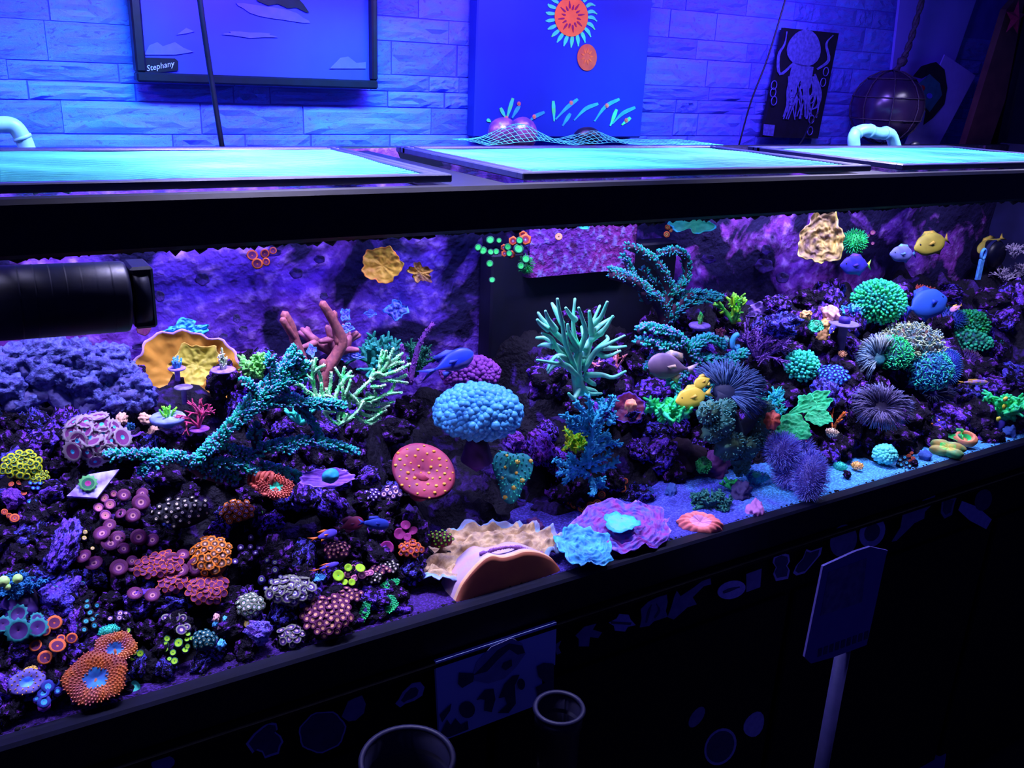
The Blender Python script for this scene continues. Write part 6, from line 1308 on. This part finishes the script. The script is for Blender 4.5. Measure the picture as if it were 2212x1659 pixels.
o = thing('hanging_clip', 'pale blue plastic clip with an eye hanging left of the round magnet', 'clip', P0)
M_clip = mat('pale_clip', (.12,.5,.95), (.08,.25,.8), scale=90, rough=.5)
finish('blade', *bbox(-9*s, 7*s, -.004, .004, 0, 46*s, .002), M_clip, parent=o, smooth=False)
finish('eye_ring', *tube([Vector((cos(a)*7*s, 0, 56*s+sin(a)*11*s)) for a in [2*pi*i/16 for i in range(17)]], 3.4*s, 8, False), M_clip, parent=o)

# ------------------------------------------------------------ the stand and what is on it
st = thing('tank_stand', 'black wooden stand below the aquarium', 'stand', Vector((.8, 1.0, -1.75)))
off = Vector((.8, 1.0, -1.75))
part('top_lip', (X0, X1+.05, .972, 1.56, -.822, -.8105), M_mattblack, st, .003, off)
part('carcass', (X0, X1, 1.0, 1.56, -1.75, -.823), M_mattblack, st, 0, off)
for i in range(5):
    a = X0+.02+i*.672; part('door', (a, a+.655, .985, .999, -1.70, -.93), M_mattblack, st, .004, off)
M_stk = mat('sticker_grey', (.42,.4,.8), (.32,.3,.7), scale=90, rough=.6, bump=0); M_stk2 = mat('sticker_dim', (.2,.19,.42), (.14,.13,.34), scale=60, rough=.7, bump=0)
M_stkd = mat('sticker_ink', (.05,.05,.16), (.04,.04,.12), bump=0)
def sticker(label, pts, inner=None, m=M_stk, m2=M_stkd, Y=.984, more=(), name='sticker'):
    cx = sum(p[0] for p in pts)/len(pts); cy = sum(p[1] for p in pts)/len(pts); O = onY(cx, cy, Y)
    o = thing(name, label, 'sticker', O); flat('backing', pts, Y, m, o, .001, O)
    if inner: flat('print', [(cx+(x-cx)*inner, cy+(y-cy)*inner) for x, y in pts], Y-.0008, m2, o, .0006, O)
    for q in more: flat('print', q, Y-.001, m2, o, .0006, O)
    return o
sticker('pale outlined spiky fish sticker, lowest on the left of the stand', [(531,1607),(548,1585),(566,1570),(580,1560),(597,1562),(600,1575),(594,1580),(607,1590),(612,1602),(606,1612),(602,1628),(588,1632),(572,1638),(566,1625),(552,1620),(545,1627)], .86)
sticker('large round shell shaped outline sticker on the stand', ell(696, 1581, 52, 43, 26, -25, .04, 7), .93)
sticker('crumpled shaped sticker touching the round shell outline sticker', [(738,1548),(752,1515),(766,1508),(782,1502),(790,1520),(786,1540),(768,1556),(752,1558)], None, M_stk2)
sticker('small pale fish sticker left of the fish painting', [(854,1520),(862,1510),(870,1495),(890,1476),(908,1473),(917,1484),(912,1502),(895,1513),(875,1520),(864,1528)], .6)
O = onY(1070, 1460, .976)
fp = thing('fish_painting', 'pale canvas painted with a dark parrotfish over coral shapes, on the stand', 'painting', O)
flat('canvas', [(939,1428),(1200,1342),(1197,1434),(1168,1440),(1170,1504),(1160,1520),(1010,1577),(948,1600)], .976, mat('canvas_pale', (.5,.6,1), (.45,.55,1), scale=8, rough=.7, bump=0), fp, .006, O)
M_fpd = mat('canvas_dark_paint', (.05,.05,.14), (.03,.03,.1), scale=60, bump=0); M_fpm = mat('canvas_mid_paint', (.3,.32,.6), (.22,.24,.5), scale=60, bump=0)
Yf = .9715
flat('painted_fish', [(1022,1455),(1030,1430),(1060,1398),(1105,1378),(1128,1390),(1135,1412),(1115,1440),(1090,1465),(1055,1476),(1025,1470)], Yf, M_fpm, fp, .001, O)
flat('painted_stripe', [(1024,1458),(1050,1432),(1075,1405),(1100,1390),(1128,1395),(1134,1410),(1118,1414),(1100,1402),(1075,1425),(1052,1450)], Yf-.001, M_fpd, fp, .001, O)
flat('painted_tail', [(1024,1455),(992,1453),(990,1478),(998,1486),(1022,1472)], Yf-.001, M_fpd, fp, .001, O)
flat('painted_fin', [(1088,1432),(1105,1425),(1106,1438),(1092,1448),(1084,1442)], Yf-.002, M_fpd, fp, .001, O)
for p in (ell(1009, 1533, 17, 18, 14), [(1030,1512),(1048,1490),(1066,1488),(1070,1510),(1062,1538),(1046,1535),(1048,1512),(1038,1510)], [(1090,1478),(1108,1460),(1122,1458),(1112,1480),(1114,1520),(1098,1540),(1076,1540),(1096,1522),(1090,1505),(1078,1508)], ell(1126, 1478, 8, 12, 12),
          [(950,1545),(975,1520),(972,1535),(955,1560)], [(950,1590),(966,1555),(975,1568),(984,1552),(996,1566),(1010,1558),(1012,1575),(970,1592)], [(1160,1440),(1175,1432),(1196,1434),(1196,1500),(1180,1512),(1162,1505),(1158,1485),(1178,1475),(1164,1462)]):
    flat('painted_coral', p, Yf-.001, M_fpd, fp, .001, O)
sticker('thin wavy sticker sliver at the right edge of the fish painting', [(1200,1392),(1212,1384),(1206,1398),(1212,1410),(1203,1414),(1200,1405)], None, M_stk2)
sticker('arrow like pale sticker right of the fish painting', [(1243,1373),(1262,1354),(1288,1347),(1280,1360),(1300,1366),(1292,1378),(1274,1376),(1272,1396),(1250,1396),(1250,1380)], None, M_stk2)
sticker('pale four pointed sticker with a dark bar across it', [(1315,1345),(1332,1336),(1338,1326),(1358,1328),(1362,1338),(1373,1350),(1356,1354),(1350,1364),(1328,1362),(1326,1352)], None, more=[[(1320,1342),(1364,1345),(1362,1350),(1320,1347)]])
sticker('crinkled rectangular pale sticker, third right of the fish painting', [(1384,1316),(1400,1300),(1420,1290),(1440,1284),(1442,1300),(1438,1320),(1442,1332),(1412,1342),(1402,1352),(1382,1355),(1386,1335)], None, M_stk2, more=[stroke([(1396,1345),(1402,1320),(1408,1306)],5), stroke([(1414,1335),(1424,1318),(1418,1304)],5)])
sticker('leaping fish shaped sticker with a long tail', [(1442,1333),(1450,1312),(1456,1290),(1462,1276),(1470,1288),(1500,1268),(1520,1252),(1528,1235),(1548,1225),(1534,1245),(1536,1262),(1520,1266),(1496,1290),(1505,1305),(1484,1312),(1470,1325),(1455,1338)], None, M_stk2)
sticker('pale rounded badge sticker with a dark band of lettering', ell(1580, 1274, 31, 19, 20, -16), None, M_stk, more=[stroke([(1562,1280),(1580,1273),(1598,1268)], 7)])
sticker('plain square sticker right of the rounded badge', [(1612,1240),(1645,1228),(1642,1268),(1612,1279)], None, M_stk2)
sticker('figure eight outline sticker', [(1669,1215),(1672,1202),(1688,1194),(1704,1198),(1706,1212),(1700,1222),(1706,1232),(1702,1250),(1676,1255),(1670,1240),(1676,1226)], .8)
sticker('slanted leaf outline sticker right of the figure eight', [(1713,1238),(1720,1222),(1735,1205),(1742,1186),(1752,1190),(1776,1182),(1772,1198),(1752,1222),(1738,1238),(1720,1243)], .82)
sticker('plain oval sticker above the tilted sign board', ell(1822, 1168, 28, 36, 20, 22), None, M_stk2)
sticker('oval sticker with a dim inner print, right of the plain oval', ell(1884, 1150, 26, 34, 20, 30), .6, M_stk)
sticker('long diver shaped sticker with frayed edges', [(1926,1170),(1945,1140),(1950,1112),(1975,1095),(1995,1080),(2020,1070),(2018,1085),(1998,1105),(1996,1120),(1975,1130),(1955,1150),(1936,1168)], None, M_stk2)
sticker('small cup shaped sticker near the right end of the stand', [(2035,1078),(2046,1072),(2066,1076),(2062,1085),(2056,1112),(2040,1120),(2032,1108)], .7, M_stk2)
sticker('pale board sticker with an oval portrait, far right of the stand', [(2078,1082),(2112,1095),(2142,1122),(2130,1143),(2094,1124),(2070,1102)], None, M_stk, more=[ell(2124, 1080, 18, 24, 16, 20)])
sticker('pale oval sticker upper left of the ring sticker on the cabinet door', ell(1505, 1549, 12, 26, 16, 35), None, M_stk2)
sticker('pointed pale oval sticker upper right of the ring sticker', ell(1629, 1565, 20, 29, 16, 28, .05, 3), None, M_stk)
sticker('round ring sticker low on the cabinet door', ell(1556, 1613, 32, 42, 24, 30), .86)
sticker('small pale sticker cut off by the lower edge of the picture', ell(352, 1648, 26, 16, 14, -10), None, M_stk2)

# sign board on its post
M_sign = mat('sign_board_grey', (.13,.11,.42), (.11,.09,.38), scale=20, rough=.7, bump=0)
O = onZ(1780, 1665, -1.75) if onZ(1780, 1665, -1.75).y > 0 else Vector((1.5, .8, -1.75))
YS = .82; B = onY(1826, 1290, YS); T = onY(1862, 1400, YS); Bt = onY(1782, 1700, YS)
o = thing('sign_stand', 'tilted pale sign board on a thin post in front of the stand', 'sign', Vector((Bt.x, YS, -1.75)))
Oo = Vector((Bt.x, YS, -1.75))
flat('board', [(1776,1222),(1846,1190),(1878,1180),(1916,1188),(1912,1200),(1882,1340),(1870,1392),(1800,1418),(1750,1432),(1736,1418)], YS, M_sign, o, .004, Oo)
flat('print', [(1790,1236),(1872,1206),(1862,1300),(1772,1330)], YS-.0025, mat('sign_print', (.18,.16,.36), (.1,.09,.24), scale=60, bump=0), o, .001, Oo)
for i in range(9):
    x = 1768+i*12.5; flat('lettering', [(x, 1402-i*4.6), (x+8, 1399-i*4.6), (x+6, 1416-i*4.6), (x-2, 1419-i*4.6)], YS-.0025, M_stkd, o, .001, Oo)
P1 = onY(1822, 1400, YS+.012)-Oo
finish('post', *tube([P1, P1*.5+Vector((Bt.x-Oo.x, .012, 0))*.5, Vector((0, .012, .012))], .013, 12), mat('post_dim', (.04,.035,.14), (.03,.03,.12), bump=0), parent=o)
finish('foot', *lathe([(0,.012), (.13,.012), (.14,0), (0,0)], 28), M_sign, parent=o)
# buckets and floor box
def bucket(label, px, py, rp, Y, h):
    P = onY(px, py, Y); s = mpp(P); r = rp*s; o = thing('bucket', label, 'bucket', Vector((P.x, Y, -1.75))); H_ = P.z+1.75
    M_ = mat('bucket_dim', (.010,.010,.04), (.008,.008,.03), scale=8, rough=.5, bump=0)
    finish('body', *lathe([(0,0), (r*.8,0), (r*.97,H_*.97), (r*1.04,H_*.97), (r*1.04,H_), (r*.98,H_), (r*.95,H_*.9), (r*.78,.02), (0,.02)], 36), M_, parent=o)
    finish('rim', *tube([Vector((cos(a)*r*1.04, sin(a)*r*1.04, H_)) for a in [2*pi*i/36 for i in range(37)]], .004, 6, False), M_, parent=o)
bucket('dim tall bucket right of the fish painting in front of the stand', 1208, 1530, 50, .86, 0)
bucket('dim wide bucket under the fish painting at the lower picture edge', 880, 1640, 95, .80, 0)
A = [onZ(x, y, -1.62) for x, y in ((1775,1659),(1880,1600),(1985,1572),(2026,1612),(1960,1655))]
cx = sum((p for p in A), Vector())/5
o = thing('floor_box', 'low pale box on the floor to the right of the sign post', 'box', Vector((cx.x, cx.y, -1.75)))
finish('carton', *[v for v in bbox(-.2, .12, -.12, .1, 0, .13, .006)], M_sign, parent=o, smooth=False).rotation_euler = (0,0,radians(30))
finish('lid_flap', *bbox(-.2, .12, -.125, .105, .13, .137, .002), M_sign, parent=o, smooth=False).rotation_euler = (0,0,radians(30))

# ------------------------------------------------------------ rock chunks: say what each one lies beside
bpy.context.view_layer.update()
def pix(p): return 1106+FPX*p.dot(CR)/p.dot(CF), 829.5-FPX*p.dot(CU)/p.dot(CF)
PREP = {'with','on','at','in','of','behind','under','below','above','beside','between','near','touching','right','left','among','from','to','for','hanging','next','the','by','over','sprawling','lying','across','tucked','standing','sitting','high','along','and','or','a','than','around'}
cor = [o for o in COL.objects if o.get('category') in ('coral','coral plug','anemone')]
shorts = {}
for o in cor:
    w = o['label'].split(); k = next((i for i in range(len(w)) if i >= 2 and w[i] in PREP), len(w)); sh = ' '.join(w[:k][:9])
    shorts.setdefault(sh, []).append(o)
cand = [(pix(o.matrix_world.translation), sh) for sh, os_ in shorts.items() for o in os_ if len(os_) == 1]
seen = set()
def where(x, y, cx, cy):
    dx, dy = x-cx, y-cy
    return ('just left of' if dx < 0 else 'just right of') if abs(dx) > abs(dy)*1.6 else (('above' if dy < 0 else 'below') if abs(dy) > abs(dx)*1.6 else ('upper ' if dy < 0 else 'lower ')+('left of' if dx < 0 else 'right of'))
def trim5(t):
    w = t.split()[:5]
    while w[-1] in PREP: w.pop()
    return ' '.join(w)
for o in COL.objects:
    gr = str(o.get('group', ''))
    if not (gr.startswith('rock chunks') or gr.startswith('dark sponge')): continue
    head = 'purple crusted rock chunk' if gr.startswith('rock') else 'dark sponge spot on the rear wall'
    x, y = pix(o.matrix_world.translation); N_ = sorted(cand, key=lambda c: (c[0][0]-x)**2+(c[0][1]-y)**2)[:5]
    opts = [head+' '+where(x, y, *c)+' the '+sh for c, sh in N_[:1]]
    opts += [head.replace(' chunk', '')+' between the '+trim5(N_[a][1])+' and the '+trim5(N_[b][1]) for a, b in ((0,1),(0,2),(1,2),(0,3),(1,3),(0,4),(2,3))]
    opts += [head+' '+where(x, y, *c)+' the '+sh for c, sh in N_[1:]]
    opts = [q for q in opts if len(q.split()) <= 16]
    o['label'] = next((q for q in opts if q not in seen), opts[0]); seen.add(o['label'])
